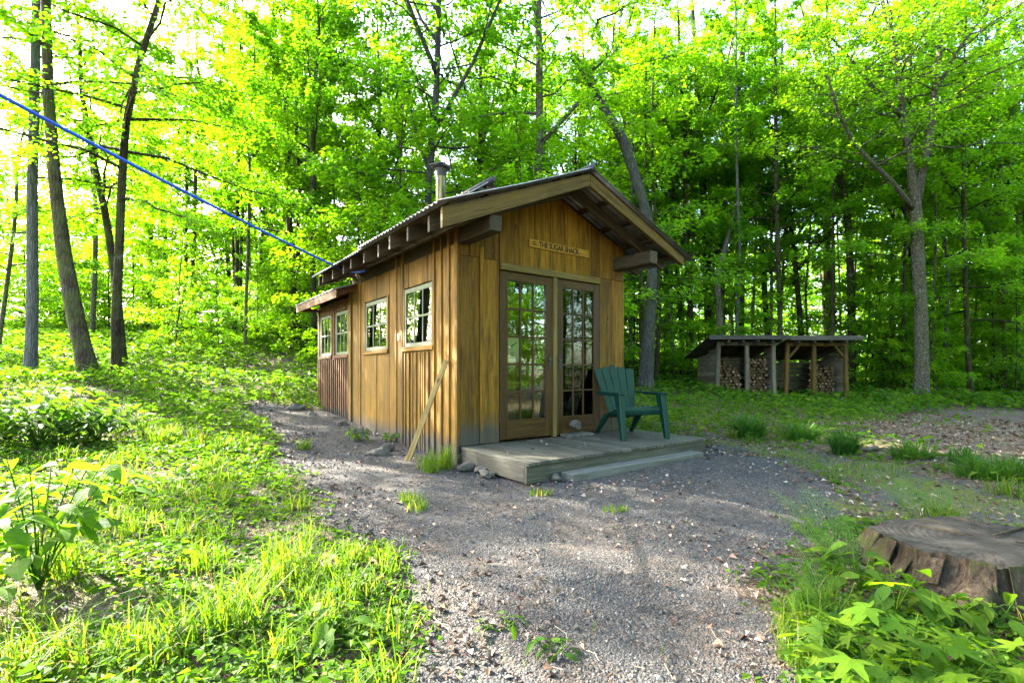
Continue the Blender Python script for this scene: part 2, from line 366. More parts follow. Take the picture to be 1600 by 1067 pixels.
def m_stumpbark():
    t = NT('stump_bark'); o = t.obj(); f = t.noise(t.scale(o, (26, 26, 2.2)), 1.6, 6, .75, .4); b = t.noise(o, 6, 5, .7)
    c = t.ramp(f, [(.34, (.012,.009,.006)), (.46, (.05,.037,.024)), (.56, (.06,.046,.031)), (.7, (.125,.10,.073))])
    c = t.mix(t.ramp(b, [(.45, 0.), (.62, .85)]), c, (.03, .024, .014)); c = t.mix(t.math('MULTIPLY', t.ramp(t.noise(o, 3.4, 5, .75), [(.5, 0.), (.62, 1.)]), .8), c, (.05, .065, .014))
    return t.end(t.pbr(c, .92, t.bump(t.math('ADD', f, t.math('MULTIPLY', b, .6)), .03, 1.), .12))
M['stumpbark'] = m_stumpbark()

def m_ground():
    t = NT('forest_ground'); p = t.pos()
    ms = t.n("ShaderNodeVertexColor", layer_name="mask"); sp = t.n("ShaderNodeSeparateColor"); t.l(ms.outputs[0], sp.inputs[0])
    warp = t.noise(p, 3.5, 5, .7); warp2 = t.noise(p, 14, 4, .7)
    def m(ch, k=1.1):
        e = t.math('ADD', ch, t.math('MULTIPLY', t.math('SUBTRACT', t.math('ADD', t.math('MULTIPLY', warp, .6), t.math('MULTIPLY', warp2, .4)), .5), k))
        return t.ramp(e, [(.38, 0.), (.62, 1.)])
    lit = t.voro(p, 26, 'F1', 'Color'); lv = t.n("ShaderNodeSeparateColor"); t.l(lit, lv.inputs[0])
    soil = t.ramp(lv.outputs[0], [(0, (.035,.024,.015)), (.5, (.075,.05,.032)), (.85, (.15,.105,.07)), (1, (.23,.18,.135))])
    soil = t.mix(t.math('MULTIPLY', t.ramp(warp, [(.45, 0.), (.6, 1.)]), .5), soil, (.045, .06, .012))
    dry = t.ramp(lv.outputs[1], [(0, (.045,.031,.021)), (.5, (.092,.066,.047)), (.9, (.155,.118,.09)), (1, (.22,.19,.165))])
    g1 = t.voro(p, 90, 'F1', 'Color'); g1d = t.voro(p, 90); gs = t.n("ShaderNodeSeparateColor"); t.l(g1, gs.inputs[0])
    g2d = t.voro(p, 220); 
    stone = t.ramp(gs.outputs[0], [(0, (.026,.026,.027)), (.4, (.062,.061,.062)), (.75, (.115,.112,.108)), (.92, (.15,.112,.082)), (1, (.25,.24,.225))])
    big = t.noise(p, 1.1, 5, .75)
    fine = t.ramp(t.voro(p, 190, 'F1', 'Color'), [(0, (.030,.031,.032)), (.5, (.066,.067,.068)), (1, (.14,.14,.138))])
    stone = t.mix(t.ramp(t.noise(p, 2.3, 5, .7), [(.46, 0.), (.58, .85)]), stone, fine)
    stone = t.mix(1., stone, t.ramp(big, [(.3, .58), (.7, 1.05)]), 'MULTIPLY')
    stone = t.mix(1., stone, t.ramp(g2d, [(0, 1.1), (.5, .78)]), 'MULTIPLY')
    brn = t.ramp(t.noise(p, 1.7, 6, .75), [(.45, 0.), (.6, 1.)])
    stone = t.mix(t.math('MULTIPLY', brn, .5), stone, dry)
    moss = t.ramp(t.noise(p, 40, 4, .7), [(.3, (.045,.06,.008)), (.7, (.13,.15,.02))])
    c = t.mix(m(sp.outputs[2]), soil, dry)
    c = t.mix(m(sp.outputs[0]), c, stone)
    c = t.mix(t.math('MULTIPLY', m(sp.outputs[1], 1.6), .85), c, moss)
    hgt = t.math('ADD', t.math('SUBTRACT', t.math('MULTIPLY', warp2, .6), t.math('MULTIPLY', g1d, .7)), t.math('MULTIPLY', t.noise(p, 120, 3, .7), .7))
    return t.end(t.pbr(c, .9, t.bump(hgt, .014, 1.), .2))
M['ground'] = m_ground()

# ------------------------------------------------------------------ ground sheet
def grow(a, b, d, far, k=1.13):
    mid = list(np.arange(a, b+1e-6, d)); x, s = mid[-1], d; hi = []
    while x < far: s *= k; x += s; hi.append(x)
    x, s = mid[0], d; lo = []
    while x > -far: s *= k; x -= s; lo.append(x)
    return np.array(lo[::-1]+mid+hi)
gx = grow(-6.5, 7.5, .085, 240); gy = grow(1.2, 10.5, .085, 240)
GX, GY = np.meshgrid(gx, gy)
GZ = H(GX, GY)
mg, mp, mc = masks(GX, GY)
near = np.exp(-((GX/12)**2+(GY/14)**2))
GZ += near*(vnoise(GX, GY, 2.1, 3)*.018+vnoise(GX, GY, 6.0, 4)*.007*(1-mg*.5)) + (1-near)*vnoise(GX, GY, .7, 5)*.06
V = np.c_[GX.ravel(), GY.ravel(), GZ.ravel()]
ny, nx = GX.shape; idx = np.arange(ny*nx).reshape(ny, nx)
Qg = np.stack([idx[:-1, :-1], idx[:-1, 1:], idx[1:, 1:], idx[1:, :-1]], -1).reshape(-1, 4)
gm = np_mesh("ground", V, Qg, M['ground'], smooth=True)
ca = gm.color_attributes.new("mask", 'FLOAT_COLOR', 'POINT')
gr = np.clip(np.maximum(mg, mp*.8), 0, 1)
mossm = mp*(.60+.30*vnoise(GX, GY, 1.6, 9))
rest = np.clip(.25+.3*vnoise(GX, GY, 1.1, 12), 0, 1)*(1-gr)
ca.data.foreach_set("color", np.stack([gr, np.clip(mossm, 0, 1), np.clip(np.maximum(mc, rest), 0, 1), np.ones_like(gr)], -1).astype(np.float32).ravel())
tag(link("ground", gm), kind="structure")

# ------------------------------------------------------------------ foliage primitives
def leaf_quads(P, D, N, L, Wd, fold=.25):
    """rhombic leaves: base P, axis D, normal N, length L, width Wd -> verts, quads"""
    D = D/(np.linalg.norm(D, axis=1)[:, None]+1e-9); N = N-D*(N*D).sum(1)[:, None]; N /= np.linalg.norm(N, axis=1)[:, None]+1e-9
    S = np.cross(D, N); L = L[:, None]; Wd = Wd[:, None]
    m = P+D*L*.42; up = N*Wd*fold
    V = np.stack([P, m+S*Wd*.5+up, P+D*L-N*L*.12, m-S*Wd*.5+up], 1).reshape(-1, 3)
    return V, np.arange(len(P)*4).reshape(-1, 4)
def rnds(n): return np.clip(rng.normal(.5, .24, n), 0, 1)
def leaf_mesh(name, P, D, N, L, Wd, mat, r=None, fold=.25):
    V, Q = leaf_quads(P, D, N, L, Wd, fold); r = rnds(len(P)) if r is None else r
    return np_mesh(name, V, Q, mat, np.repeat(r, 4))

def polyint(pts, t):
    pts = np.asarray(pts, float); s = np.r_[0, np.cumsum(np.linalg.norm(np.diff(pts, axis=0), axis=1))]; s /= s[-1]
    return np.stack([np.interp(t, s, pts[:, k]) for k in range(3)], -1)

def grow_tree(seed, trunk, rad, nb=26, t0=.22, Lmax=2.6, leaves=11000, lsize=.10, up=(.12, .9), shape=.6, sides=9, extra=(), wob=.0, twn=7, droop=.12, bark_m='bark_brown', leaf_m='leaf', flare=1.5):
    """trunk (n,3) polyline in local space, rad (n); extra = list of (pts, r0, r1) limbs; returns (trunk mesh, crown mesh)"""
    r = np.random.default_rng(seed); mb = MB()
    tt = np.linspace(0, 1, 22); tp = polyint(trunk, tt); tr = np.interp(tt, np.linspace(0, 1, len(rad)), rad)
    if wob: tp[1:, :2] += np.cumsum(r.normal(0, wob, (21, 2)), 0)*.35
    base = np.r_[[tp[0]-(0, 0, .25)], tp[:1]+(tp[1:2]-tp[:1])*.12, tp[1:]]; br = np.r_[tr[0]*flare*1.1, tr[0]*(1+.45*(flare-1)), tr[1:]]
    ph = r.uniform(0, 6.28, 3)
    mb.tube(base, br, sides+3, squash=lambda t, a: 1+.05*np.sin(3*a+ph[0]+t*4)+.04*np.sin(5*a+ph[1]))
    LP, LD, LL = [], [], []
    stems = [(tp, tr, t0, nb)]
    for pts, r0, r1 in extra:
        e = polyint(pts, np.linspace(0, 1, 10)); er = np.linspace(r0, r1, 10); mb.tube(e, er, 7); stems.append((e, er, .25, max(5, nb//3)))
    per = leaves/sum(s[3] for s in stems)
    for sp, sr, s0, n in stems:
        az = r.uniform(0, 6.28)
        for i in range(n):
            u = s0+(1-s0)*(i+r.uniform(0, 1))/n; u = min(u, .995)
            p0 = polyint(sp, u); rr = float(np.interp(u, np.linspace(0, 1, len(sr)), sr))
            az += 2.4+r.normal(0, .35); v = (u-s0)/(1-s0)
            el = up[0]+(up[1]-up[0])*v+r.normal(0, .1)
            prof = (math.sin(math.pi*min(1, (v*.86+.2)**shape))**.7)*.85+.18
            L = Lmax*prof*r.uniform(.65, 1.15)
            d = np.array([math.cos(az)*math.cos(el), math.sin(az)*math.cos(el), math.sin(el)])
            s = np.linspace(0, 1, 6); side = np.array([-d[1], d[0], 0])
            bp = p0+d*L*s[:, None]+side*(r.normal(0, .1)*L*s**2)[:, None]; bp[:, 2] -= droop*L*s**2.0
            bp[1:-1] += r.normal(0, .02*L, (4, 3))
            mb.tube(bp, np.linspace(min(rr*.5, .007+.010*L), .004, 6), 4, cap=False)
            q = int(per*L/(Lmax*.75))
            if q < 4: continue
            # twigs, in a flat spray either side of the branch
            nt_ = twn; ts = np.linspace(.22, 1, nt_)+r.normal(0, .03, nt_)
            k = r.integers(0, nt_, q); tw = np.clip(ts[k], 0, 1)
            sgn = np.where(r.random(q) < .5, -1., 1.)
            base_p = polyint(bp, tw)
            bd = bp[-1]-bp[0]; bd[2] *= .5; bd /= np.linalg.norm(bd); sd = np.cross(bd, (0, 0, 1.)); sd /= np.linalg.norm(sd)+1e-9
            tl = L*.42*(1.12-tw*.75)
            f = r.uniform(.06, 1, q)**.8
            tdv = bd*.75+sd*sgn[:, None]*(.65+.25*np.sin(k*7.1+i))[:, None]; tdv /= np.linalg.norm(tdv, axis=1)[:, None]
            P = base_p+tdv*(tl*f)[:, None]; P[:, 2] += -droop*tl*f**2*.8+r.normal(0, .05, q)*(1+L*.35)
            P += r.normal(0, .035, (q, 3))*(1, 1, .5)
            D = tdv+r.normal(0, .55, (q, 3))*(1, 1, .35); D[:, 2] -= .22
            LP.append(P); LD.append(D)
            for j in range(nt_):
                for sg in (-1, 1):
                    tv = bd*.75+sd*sg*(.65+.25*math.sin(j*7.1+i)); tv /= np.linalg.norm(tv)
                    b0 = polyint(bp, min(max(ts[j], 0), 1)); l = L*.42*(1.12-ts[j]*.75)
                    if l > .35: mb.tube(np.array([b0, b0+tv*l*.5-(0, 0, droop*l*.2), b0+tv*l*.95-(0, 0, droop*l*.8)]), (.006, .004, .002), 3, cap=False)
    P = np.concatenate(LP); D = np.concatenate(LD); n = len(P)
    N = np.c_[r.normal(0, .55, n), r.normal(0, .55, n), np.ones(n)]
    S = lsize*r.uniform(.7, 1.25, n)
    ctone = np.clip(r.normal(.5, .2, n)+.12*np.sin(P[:, 0]*1.7+P[:, 2]*2.1+seed), 0, 1)
    return mb.mesh("trunk", M[bark_m], True), leaf_mesh("crown", P, D, N, S, S*.72, M[leaf_m], ctone)
def put_tree(name, meshes, loc, rz=0, sc=1., label=None, cat="tree", group=None, szz=1.):
    o = empty(name, loc, rz, label, cat, group); o.scale = (sc, sc, sc*szz)
    link("trunk", meshes[0], o)
    if meshes[1] is not None: link("crown", meshes[1], o)
    return o
def stem_line(h, lean=0, seed=0, wig=.25, n=7):
    r = np.random.default_rng(seed); z = np.linspace(0, h, n); a = r.uniform(0, 6.28)
    x = lean*np.cos(a)*(z/h)**1.3*h + np.r_[0, np.cumsum(r.normal(0, wig/n, n-1))]*2; y = lean*np.sin(a)*(z/h)**1.3*h+np.r_[0, np.cumsum(r.normal(0, wig/n, n-1))]*2
    return np.c_[x, y, z]

# ------------------------------------------------------------------ the shack
SX, SY, SR = -.592, 5.62, math.atan2(.595, .8037)
def sw(x, y, z=0):
    c, s = math.cos(SR), math.sin(SR); return (SX+x*c-y*s, SY+x*s+y*c, z)
shack = empty("shack", (SX, SY, 0), SR, "small honey brown board and batten shack with metal gable roof and double glass doors", "shack")
WX, WY, RY = 2.79, 3.66, 5.74          # width, depth of the main room, depth with the lower rear room
RZ, RS = 3.42, .395                    # front ridge height (underside), slope
def roofz(x, ridge=RZ, sl=RS): return ridge-sl*abs(x-1.395)
# ---- front wall: boards cut round the door opening, tops follow the gable
fw = MB()
def vboard(mb, x0, x1, z0, z1, y0, y1, z1b=None, rnd=None):
    """upright board in the local xz plane; z1 at x0, z1b at x1"""
    z1b = z1 if z1b is None else z1b
    V = [(x0,y0,z0),(x1,y0,z0),(x1,y1,z0),(x0,y1,z0),(x0,y0,z1),(x1,y0,z1b),(x1,y1,z1b),(x0,y1,z1)]
    L = [(v[2]-z0, v[0]-x0, v[1]-y0) for v in V]
    return mb.hexa(V, L, rnd)
g = .0048
for a, b in [(-.012,.262),(.262,.549)]:
    vboard(fw, a+g, b-g, .205, 2.39, 0, .024)
vboard(fw, .262, .312, .215, 2.52, -.022, .0005, rnd=.85)
for a, b in [(2.279,2.53),(2.53,2.80)]: vboard(fw, a+g, b-g, .205, 2.375, 0, .024)
ub = [-.012,.13,.29,.55,.845,1.10,1.36,1.61,1.88,2.10,2.28,2.53,2.80]
for a, b in zip(ub[:-1], ub[1:]):
    j = random.uniform(-.004, .004)
    zlo = 2.394 if a < .5 else (2.378 if a < 2.27 else 2.38)
    z_a, z_b = roofz(a)-.03, roofz(b)-.03
    if a < 1.395 < b:
        vboard(fw, a+g, 1.394, zlo, z_a, j, .024+j, roofz(1.394)-.03, rnd=.5); vboard(fw, 1.396, b-g, zlo, roofz(1.396)-.03, j, .024+j, z_b, rnd=.5)
    else: vboard(fw, a+g, b-g, zlo, z_a, j, .024+j, z_b)
fw.b2((.549,.03,2.29),(2.279,.06,2.6)); fw.b2((-.012,.03,.1),(.549,.06,2.5)); fw.b2((2.279,.03,.1),(2.8,.06,2.5))
def nail(mb, x, y, z, n):
    a = np.arange(6)*math.pi/3; r_ = random.uniform(.006, .009)
    u_ = np.array([0, 1, 0]) if abs(n[0]) > .5 else np.array([1, 0, 0])
    ring = [np.array([x, y, z])+r_*(math.cos(t)*u_+math.sin(t)*np.array([0, 0, 1])) for t in a]
    c_ = [p+np.asarray(n)*.0022 for p in ring]; mb.add(c_+[np.array([x, y, z])+np.asarray(n)*.0035], [(i, (i+1) % 6, 6) for i in range(6)], mi=1)
for a, b in zip(ub[:-1], ub[1:]):
    for f in (.25, .75):
        x = a+(b-a)*f
        nail(fw, x, -.005, 2.43+random.uniform(-.012, .012), (0,-1,0))
        if roofz(x) > 2.95: nail(fw, x, -.005, 2.86+random.uniform(-.02, .02), (0,-1,0))
for x in (.06,.2,.38,.49,2.33,2.48,2.58,2.74):
    for z in (.33, 1.28, 2.3): nail(fw, x, -.001, z+random.uniform(-.02, .02), (0,-1,0))
fw.build("front_wall", [M['wall'], M['darkmetal']], shack, .003)
# ---- left wall with windows
WINS = [(.615,1.425,1.385,2.17),(2.04,2.92,1.385,2.15),(3.80,4.47,1.36,2.145),(4.775,5.47,1.36,2.145)]
def side_boards(mb, breaks, z0, ztop, wins, x0, x1):
    for a, b in zip(breaks[:-1], breaks[1:]):
        j = random.uniform(-.006, .004); zt = ztop+random.uniform(-.01, .01); hit = None
        for w in wins:
            if a >= w[0]-.06-1e-3 and b <= w[1]+.06+1e-3: hit = w
        segs = [(z0, zt)] if hit is None else [(z0, hit[2]-.062), (hit[3]+.02, zt)]
        for c, d in segs:
            V = [(x0+j,a+g,c),(x0+j,b-g,c),(x1+j,b-g,c),(x1+j,a+g,c),(x0+j,a+g,d),(x0+j,b-g,d),(x1+j,b-g,d),(x1+j,a+g,d)]
            V = [V[i] for i in (3,0,1,2,7,4,5,6)]
            mb.hexa(V, [(v[2], v[1]-a, v[0]) for v in V])
def brk(a, b, step, pts=()):
    ks = sorted([a, b]+[p for p in pts if a < p < b]); out = [a]
    for p, q in zip(ks[:-1], ks[1:]):
        n = max(1, round((q-p)/step)); out += list(np.linspace(p, q, n+1)[1:-1]+np.random.default_rng(int(p*100)).normal(0, .012, n-1))+[q]
    return out
lw = MB()
bp = brk(0.0, 1.5, .19, (.555,1.485)); side_boards(lw, bp, -.08, 2.80, WINS[:1], -.024, 0)
bp2 = brk(1.5, 3.6, .26, (1.98,2.98)); side_boards(lw, bp2, -.05, 2.76, WINS[1:2], -.024, 0)
for y in bp:                                # battens on the first part
    zt = 2.74; w = WINS[0]
    if w[0]-.03 < y < w[1]+.03: lw.b2((-.046,y-.02,-.06),(-.0245,y+.02,1.30))
    else: lw.b2((-.05,y-.022+.01,-.06),(-.0245,y+.026,zt))
for y in np.arange(.72, 1.42, .115): lw.b2((-.046,y-.02,-.06),(-.0245,y+.02,1.31))
for y in (1.53,): lw.b2((-.05,y-.03,-.06),(-.0245,y+.03,2.70))
for y in (1.72, 3.18): lw.b2((-.04,y-.02,-.06),(-.0245,y+.02,2.66))
lw.b2((-.06,3.585,0),(-.0245,3.70,2.45))
lw.b2((-.05,-.006,-.06),(-.0245,.05,2.78), rnd=.7)
lw.b2((.004,.03,-.05),(.05,.52,2.74)); lw.b2((.004,.52,-.05),(.05,3.6,1.28)); lw.b2((.004,.52,2.22),(.05,3.6,2.74)); lw.b2((.004,1.53,1.29),(.05,1.95,2.21)); lw.b2((.004,3.03,1.29),(.05,3.58,2.21))
for y in list(np.arange(1.66, 3.6, .21))+[.2, .4]:
    for z in (.55, 1.2, 2.45):
        if not (z > 1.3 and z < 2.2): nail(lw, -.0315, y+random.uniform(-.02, .02), z+random.uniform(-.03, .03), (-1,0,0))
lw.build("left_wall", [M['side'], M['darkmetal']], shack, .003)
rw = MB()
br_ = brk(3.70, RY, .2, (3.77,4.50,4.74,5.50)); side_boards(rw, br_, 0, 2.36, WINS[2:], -.022, .002)
for y in np.arange(3.80, 5.72, .122): rw.b2((-.05,y-.022,0),(-.0225,y+.022,1.29))
for y in (3.735,4.62,5.60): rw.b2((-.046,y-.03,1.292),(-.0225,y+.03,2.34))
rw.build("left_wall_of_rear_room", M['rear'], shack, .003)
# ---- hidden walls (right and rear), boards too
ow = MB()
for a, b in zip(*(lambda l: (l[:-1], l[1:]))(brk(0.03, RY, .22))): ow.b2((WX-.012,a+g,-.05),(WX+.012,b-g,2.76 if b < 3.7 else 2.36))
ow.build("right_wall", M['side'], shack, .003)
bw = MB()
for a, b in zip(*(lambda l: (l[:-1], l[1:]))(brk(0.01, WX-.02, .22))):
    vboard(bw, a+g, b-g, 0, roofz(a, 2.98, .36)-.05, RY-.03, RY-.006, roofz(b, 2.98, .36)-.05)
bw.build("rear_wall", M['rear'], shack, .003)
fl = MB()
for x in np.arange(.06, 2.74, .14): fl.b2((x,.07,.16),(x+.135,RY-.04,.19))
fl.build("floor", M['dark'], shack)
# ---- doors
def door(x0, x1, handle_x):
    m = MB(); z0, z1 = .225, 2.275; y0, y1 = -.004, .034
    s = .115; m.b2((x0,y0,z0),(x0+s,y1,z1)); m.b2((x1-s,y0,z0),(x1,y1,z1))
    m.b2((x0+s,y0+.002,z1-.105),(x1-s,y1-.002,z1)); m.b2((x0+s,y0+.002,z0),(x1-s,y1-.002,.462))
    gx0, gx1, gz0, gz1 = x0+s, x1-s, .462, z1-.105
    for i in (1, 2): x = gx0+(gx1-gx0)*i/3; m.b2((x-.011,y0+.006,gz0),(x+.011,y1-.006,gz1))
    for i in range(1, 5):
        z = gz0+(gz1-gz0)*i/5
        for k in range(3):
            a = gx0+(gx1-gx0)*k/3+(.0112 if k else 0); b = gx0+(gx1-gx0)*(k+1)/3-(.0112 if k < 2 else 0)
            m.b2((a,y0+.005,z-.012),(b,y1-.005,z+.012))
    d = m.build("door", M['door'], shack, .003)
    p = MB(); p.b2((gx0+.001,.017,gz0+.001),(gx1-.001,.0185,gz1-.001)); p.build("glass_panes", M['glass'], d)
    h = MB(); h.b2((handle_x-.018,-.012,1.10),(handle_x+.018,-.004,1.26)); h.tube([(handle_x,-.012,1.2),(handle_x,-.05,1.2),(handle_x-.05,-.055,1.2)], .009, 8); h.build("handle", M['darkmetal'], d)
    for zz in (.5, 1.25, 2.0):
        hx = x0-.002 if handle_x > (x0+x1)/2 else x1+.002
        q = MB(); q.tube([(hx,-.008,zz-.045),(hx,-.008,zz+.045)], .007, 6); q.build("hinge", M['darkmetal'], d)
    return d
door(.556, 1.398, 1.345); door(1.466, 2.272, 1.52)
MB().b2((1.40,-.02,.205),(1.464,.03,2.285), rnd=.5).build("door_post", M['lintel'], shack, .003)
MB().b2((.552,-.03,2.288),(2.268,-.002,2.372), rnd=.5).build("lintel", M['lintel'], shack, .004)
# ---- windows
for i, (a, b, c, d) in enumerate(WINS):
    m = MB(); x0, x1 = -.036, -.004; f = .038
    m.b2((x0,a,c),(x1,a+f,d)); m.b2((x0,b-f,c),(x1,b,d)); m.b2((x0+.002,a+f,d-.06),(x1-.002,b-f,d)); m.b2((x0+.002,a+f,c),(x1-.002,b-f,c+.05))
    zm = (c+d)/2; m.b2((x0+.004,a+f,zm-.014),(x1-.004,b-f,zm+.014))
    for k in (1, 2):
        y = a+f+(b-a-2*f)*k/3
        m.b2((x0+.006,y-.009,c+.05),(x1-.006,y+.009,zm-.014)); m.b2((x0+.006,y-.009,zm+.014),(x1-.006,y+.009,d-.06))
    w = m.build("window", M['sash'], shack, .003)
    MB().b2((-.0205,a+f+.001,c+.051),(-.019,b-f-.001,d-.061)).build("glass_panes", M['glass'], w)
    MB().b2((-.062,a-.05,c-.058),(-.003,b+.05,c-.003)).build("sill", M['side' if i < 2 else 'rear'], w, .003)
    cs = MB(); cs.b2((-.043,a-.052,c-.002),(-.0245,a-.004,d+.03)); cs.build("casing", M['side' if i < 2 else 'rear'], w, .003); cs = MB(); cs.b2((-.043,b+.004,c-.002),(-.0245,b+.052,d+.03)); cs.build("casing", M['side' if i < 2 else 'rear'], w, .003)
# ---- roof
def sheet(mb, xa, za, xb, zb, y0, y1, pitch=.09, amp=.011):
    n = int((y1-y0)/pitch*8); ys = np.linspace(y0, y1, n+1); off = amp*np.sin((ys-y0)*2*math.pi/pitch)
    d = np.array([xb-xa, zb-za]); L = np.hypot(*d); nrm = np.array([-d[1], d[0]])/L
    if nrm[1] < 0: nrm = -nrm
    V = []
    for t in (0, .5, 1):
        sag = -.012*math.sin(math.pi*t)
        V += [(xa+d[0]*t+nrm[0]*(o+sag), y, za+d[1]*t+nrm[1]*(o+sag)) for y, o in zip(ys, off)]
    m = n+1; F = [(k*m+i, k*m+i+1, (k+1)*m+i+1, (k+1)*m+i) for k in (0, 1) for i in range(n)]
    mb.add(V, F)
def addsolid(o, th):
    m = o.modifiers.new("solid", 'SOLIDIFY'); m.thickness = th; m.offset = 1; return o
T = .055
r1 = MB(); sheet(r1, 1.40, RZ+T, -.66, roofz(-.66)+T, -.74, 1.52)
addsolid(r1.build("roof", M['roof'], shack, smooth=True), .004)
r1 = MB(); sheet(r1, 1.40, RZ+T, 3.45, roofz(3.45)+T, -.74, 3.74)
addsolid(r1.build("roof", M['roof'], shack, smooth=True), .004)
BS = .665; BZ = 3.99
r2 = MB(); sheet(r2, 1.40, BZ, -.66, BZ-BS*2.06, 1.44, 3.74); sheet(r2, 1.40, BZ, 3.2, BZ-BS*1.8, 1.44, 3.74)
addsolid(r2.build("raised_roof", M['roof'], shack, smooth=True), .004)
rc = MB(); rc.tube([(1.40,-.75,RZ+T+.012),(1.40,1.5,RZ+T+.012)], .05, 8, squash=lambda t, a: 1-.45*np.abs(np.sin(a)));rc.tube([(1.40,1.38,BZ+.01),(1.40,3.76,BZ+.01)], .055, 8)
rc.build("ridge_cap", M['darkmetal'], shack, smooth=True)
gb = MB()
for x in np.arange(-.4, 3.0, .16):
    z0 = roofz(x)+T+.02; z1 = BZ-BS*abs(x+.08-1.395)-.03; z0 = max(z0, roofz(x+.155)+T+.02)
    if z1 > z0+.03: gb.b2((x,1.50,z0-.1),(x+.155,1.525,z1))
gb.build("raised_gable", M['slab'], shack)
rg = MB()
for x in np.arange(-.02, 2.8, .2): rg.b2((x,3.60,2.2),(min(x+.196,2.8),3.63,max(2.5, BZ-BS*abs(x+.1-1.395)-.08)))
rg.build("rear_gable", M['side'], shack)
def lowz(x): return 3.02-.34*abs(x-1.395)
r3 = MB(); sheet(r3, 1.40, lowz(1.4), -.40, lowz(-.40), 3.35, 5.98); sheet(r3, 1.40, lowz(1.4), 3.2, lowz(3.2), 3.35, 5.98)
addsolid(r3.build("rear_roof", M['roof'], shack, smooth=True), .004)
fa = MB(); fa.b2((-.39,3.3,2.265),(-.365,5.97,2.40)); fa.b2((-.365,5.72,2.27),(.0,5.76,2.34))
fa.build("fascia", M['rear'], shack, .003)
for y in np.arange(3.5, 5.9, .38):
    MB().bar((-.36,y,lowz(-.36)-.07),(1.3,y,lowz(1.3)-.07), .04, .10).build("rafter", M['rear'], shack, .003)
# rake boards and rafters
def slantboard(mb, xa, xb, za, zb, ha, hb, y0, y1, rnd=None):
    V = [(xa,y0,za-ha),(xb,y0,zb-hb),(xb,y1,zb-hb),(xa,y1,za-ha),(xa,y0,za),(xb,y0,zb),(xb,y1,zb),(xa,y1,za)]
    if xb < xa: V = [V[i] for i in (1,0,3,2,5,4,7,6)]
    return mb.hexa(V, [(v[0], v[2]+RS*abs(v[0]-1.395), v[1]) for v in V], rnd)
slantboard(MB(), 1.39, -.60, RZ+.0, roofz(-.60)+.0, .145, .20, -.69, -.645, .5).build("rake_board", M['rake'], shack, .004)
slantboard(MB(), 1.40, 3.27, RZ+.0, roofz(3.27)+.0, .15, .12, -.69, -.645, .6).build("rake_board", M['rake'], shack, .004)
for k, y in enumerate([-.36, .1, .55, 1.0, 1.45, 1.9, 2.35, 2.8, 3.25, 3.62]):
    m = MB(); slantboard(m, 1.38, -.57-.02*(k % 3), RZ-.012, roofz(-.57)-.012, .16, .16, y, y+.045); m.build("rafter", M['dark'], shack, .004)
    m = MB(); slantboard(m, 1.41, 3.25, RZ-.012, roofz(3.25)-.012, .14, .14, y, y+.045); m.build("rafter", M['dark'], shack, .004)
for x in (-.45, .0, .5, 1.0, 1.34, 1.46, 1.9, 2.35, 2.8, 3.25):
    MB().b2((x-.05,-.64,roofz(x)+.0),(x+.05,3.7,roofz(x)+.03)).build("purlin", M['dark'], shack)
for x0 in (-.03, 2.56):
    MB().b2((x0,-.66,2.515),(x0+.15,3.55,2.685)).build("beam", M['dark'], shack, .006)
MB().b2((-.30,-.60,2.56),(-.275,3.6,2.70)).build("eave_board", M['dark'], shack, .004)
# stovepipe
sp = MB(); sp.tube([(.95,2.22,3.45),(.95,2.22,4.30)], .077, 20); pipe = sp.build("stovepipe", M['pipe'], shack, smooth=False)
sc_ = MB(); sc_.tube([(.95,2.22,4.20),(.95,2.22,4.33)], [.083,.10], 20); sc_.tube([(.95,2.22,4.335),(.95,2.22,4.362)], [.155,.15], 20); sc_.bar((.80,2.15,4.36),(1.06,2.28,4.39), .24, .02)
sc_.tube([(1.03,2.22,4.1),(1.035,2.22,4.33)], .02, 6); sc_.build("cap", M['darkmetal'], pipe)
# ---- deck, step, small things
deck = empty("deck", sw(0, 0, 0), SR, "low weathered grey plank deck in front of the glass doors", "deck")
for i, x in enumerate(np.arange(.0, 2.92, .147)):
    e = random.uniform(-.012, .012)
    MB().b2((x+.003,-1.245+e,.165),(x+.143,-.012,.2), grain=1).build("plank", M['grey'], deck, .004)
MB().b2((.0,-1.225,-.005),(2.94,-1.19,.163)).build("front_skirt", M['grey'], deck, .004)
MB().b2((.002,-1.188,.0),(.036,-.02,.163)).build("side_skirt", M['grey'], deck, .004)
MB().b2((2.90,-1.188,.0),(2.936,-.02,.163)).build("side_skirt", M['grey'], deck, .004)
for x in (.5, 1.2, 1.9, 2.5): MB().b2((x,-1.18,-.05),(x+.09,-.05,.162)).build("joist", M['dark'], deck)
st = MB(); st.b2((.42,-1.41,-.06),(2.62,-1.232,.068)); tag(st.build("step", M['paleplank'], None, .006), "pale flat plank laid as a low step along the deck front", "step")
o = bpy.data.objects["step"]; o.location = sw(0, 0, 0); o.rotation_euler = (0, 0, SR)
def place(o, x=0, y=0, z=0, rz=0): o.location = sw(x, y, z); o.rotation_euler = (0, 0, SR+rz); return o
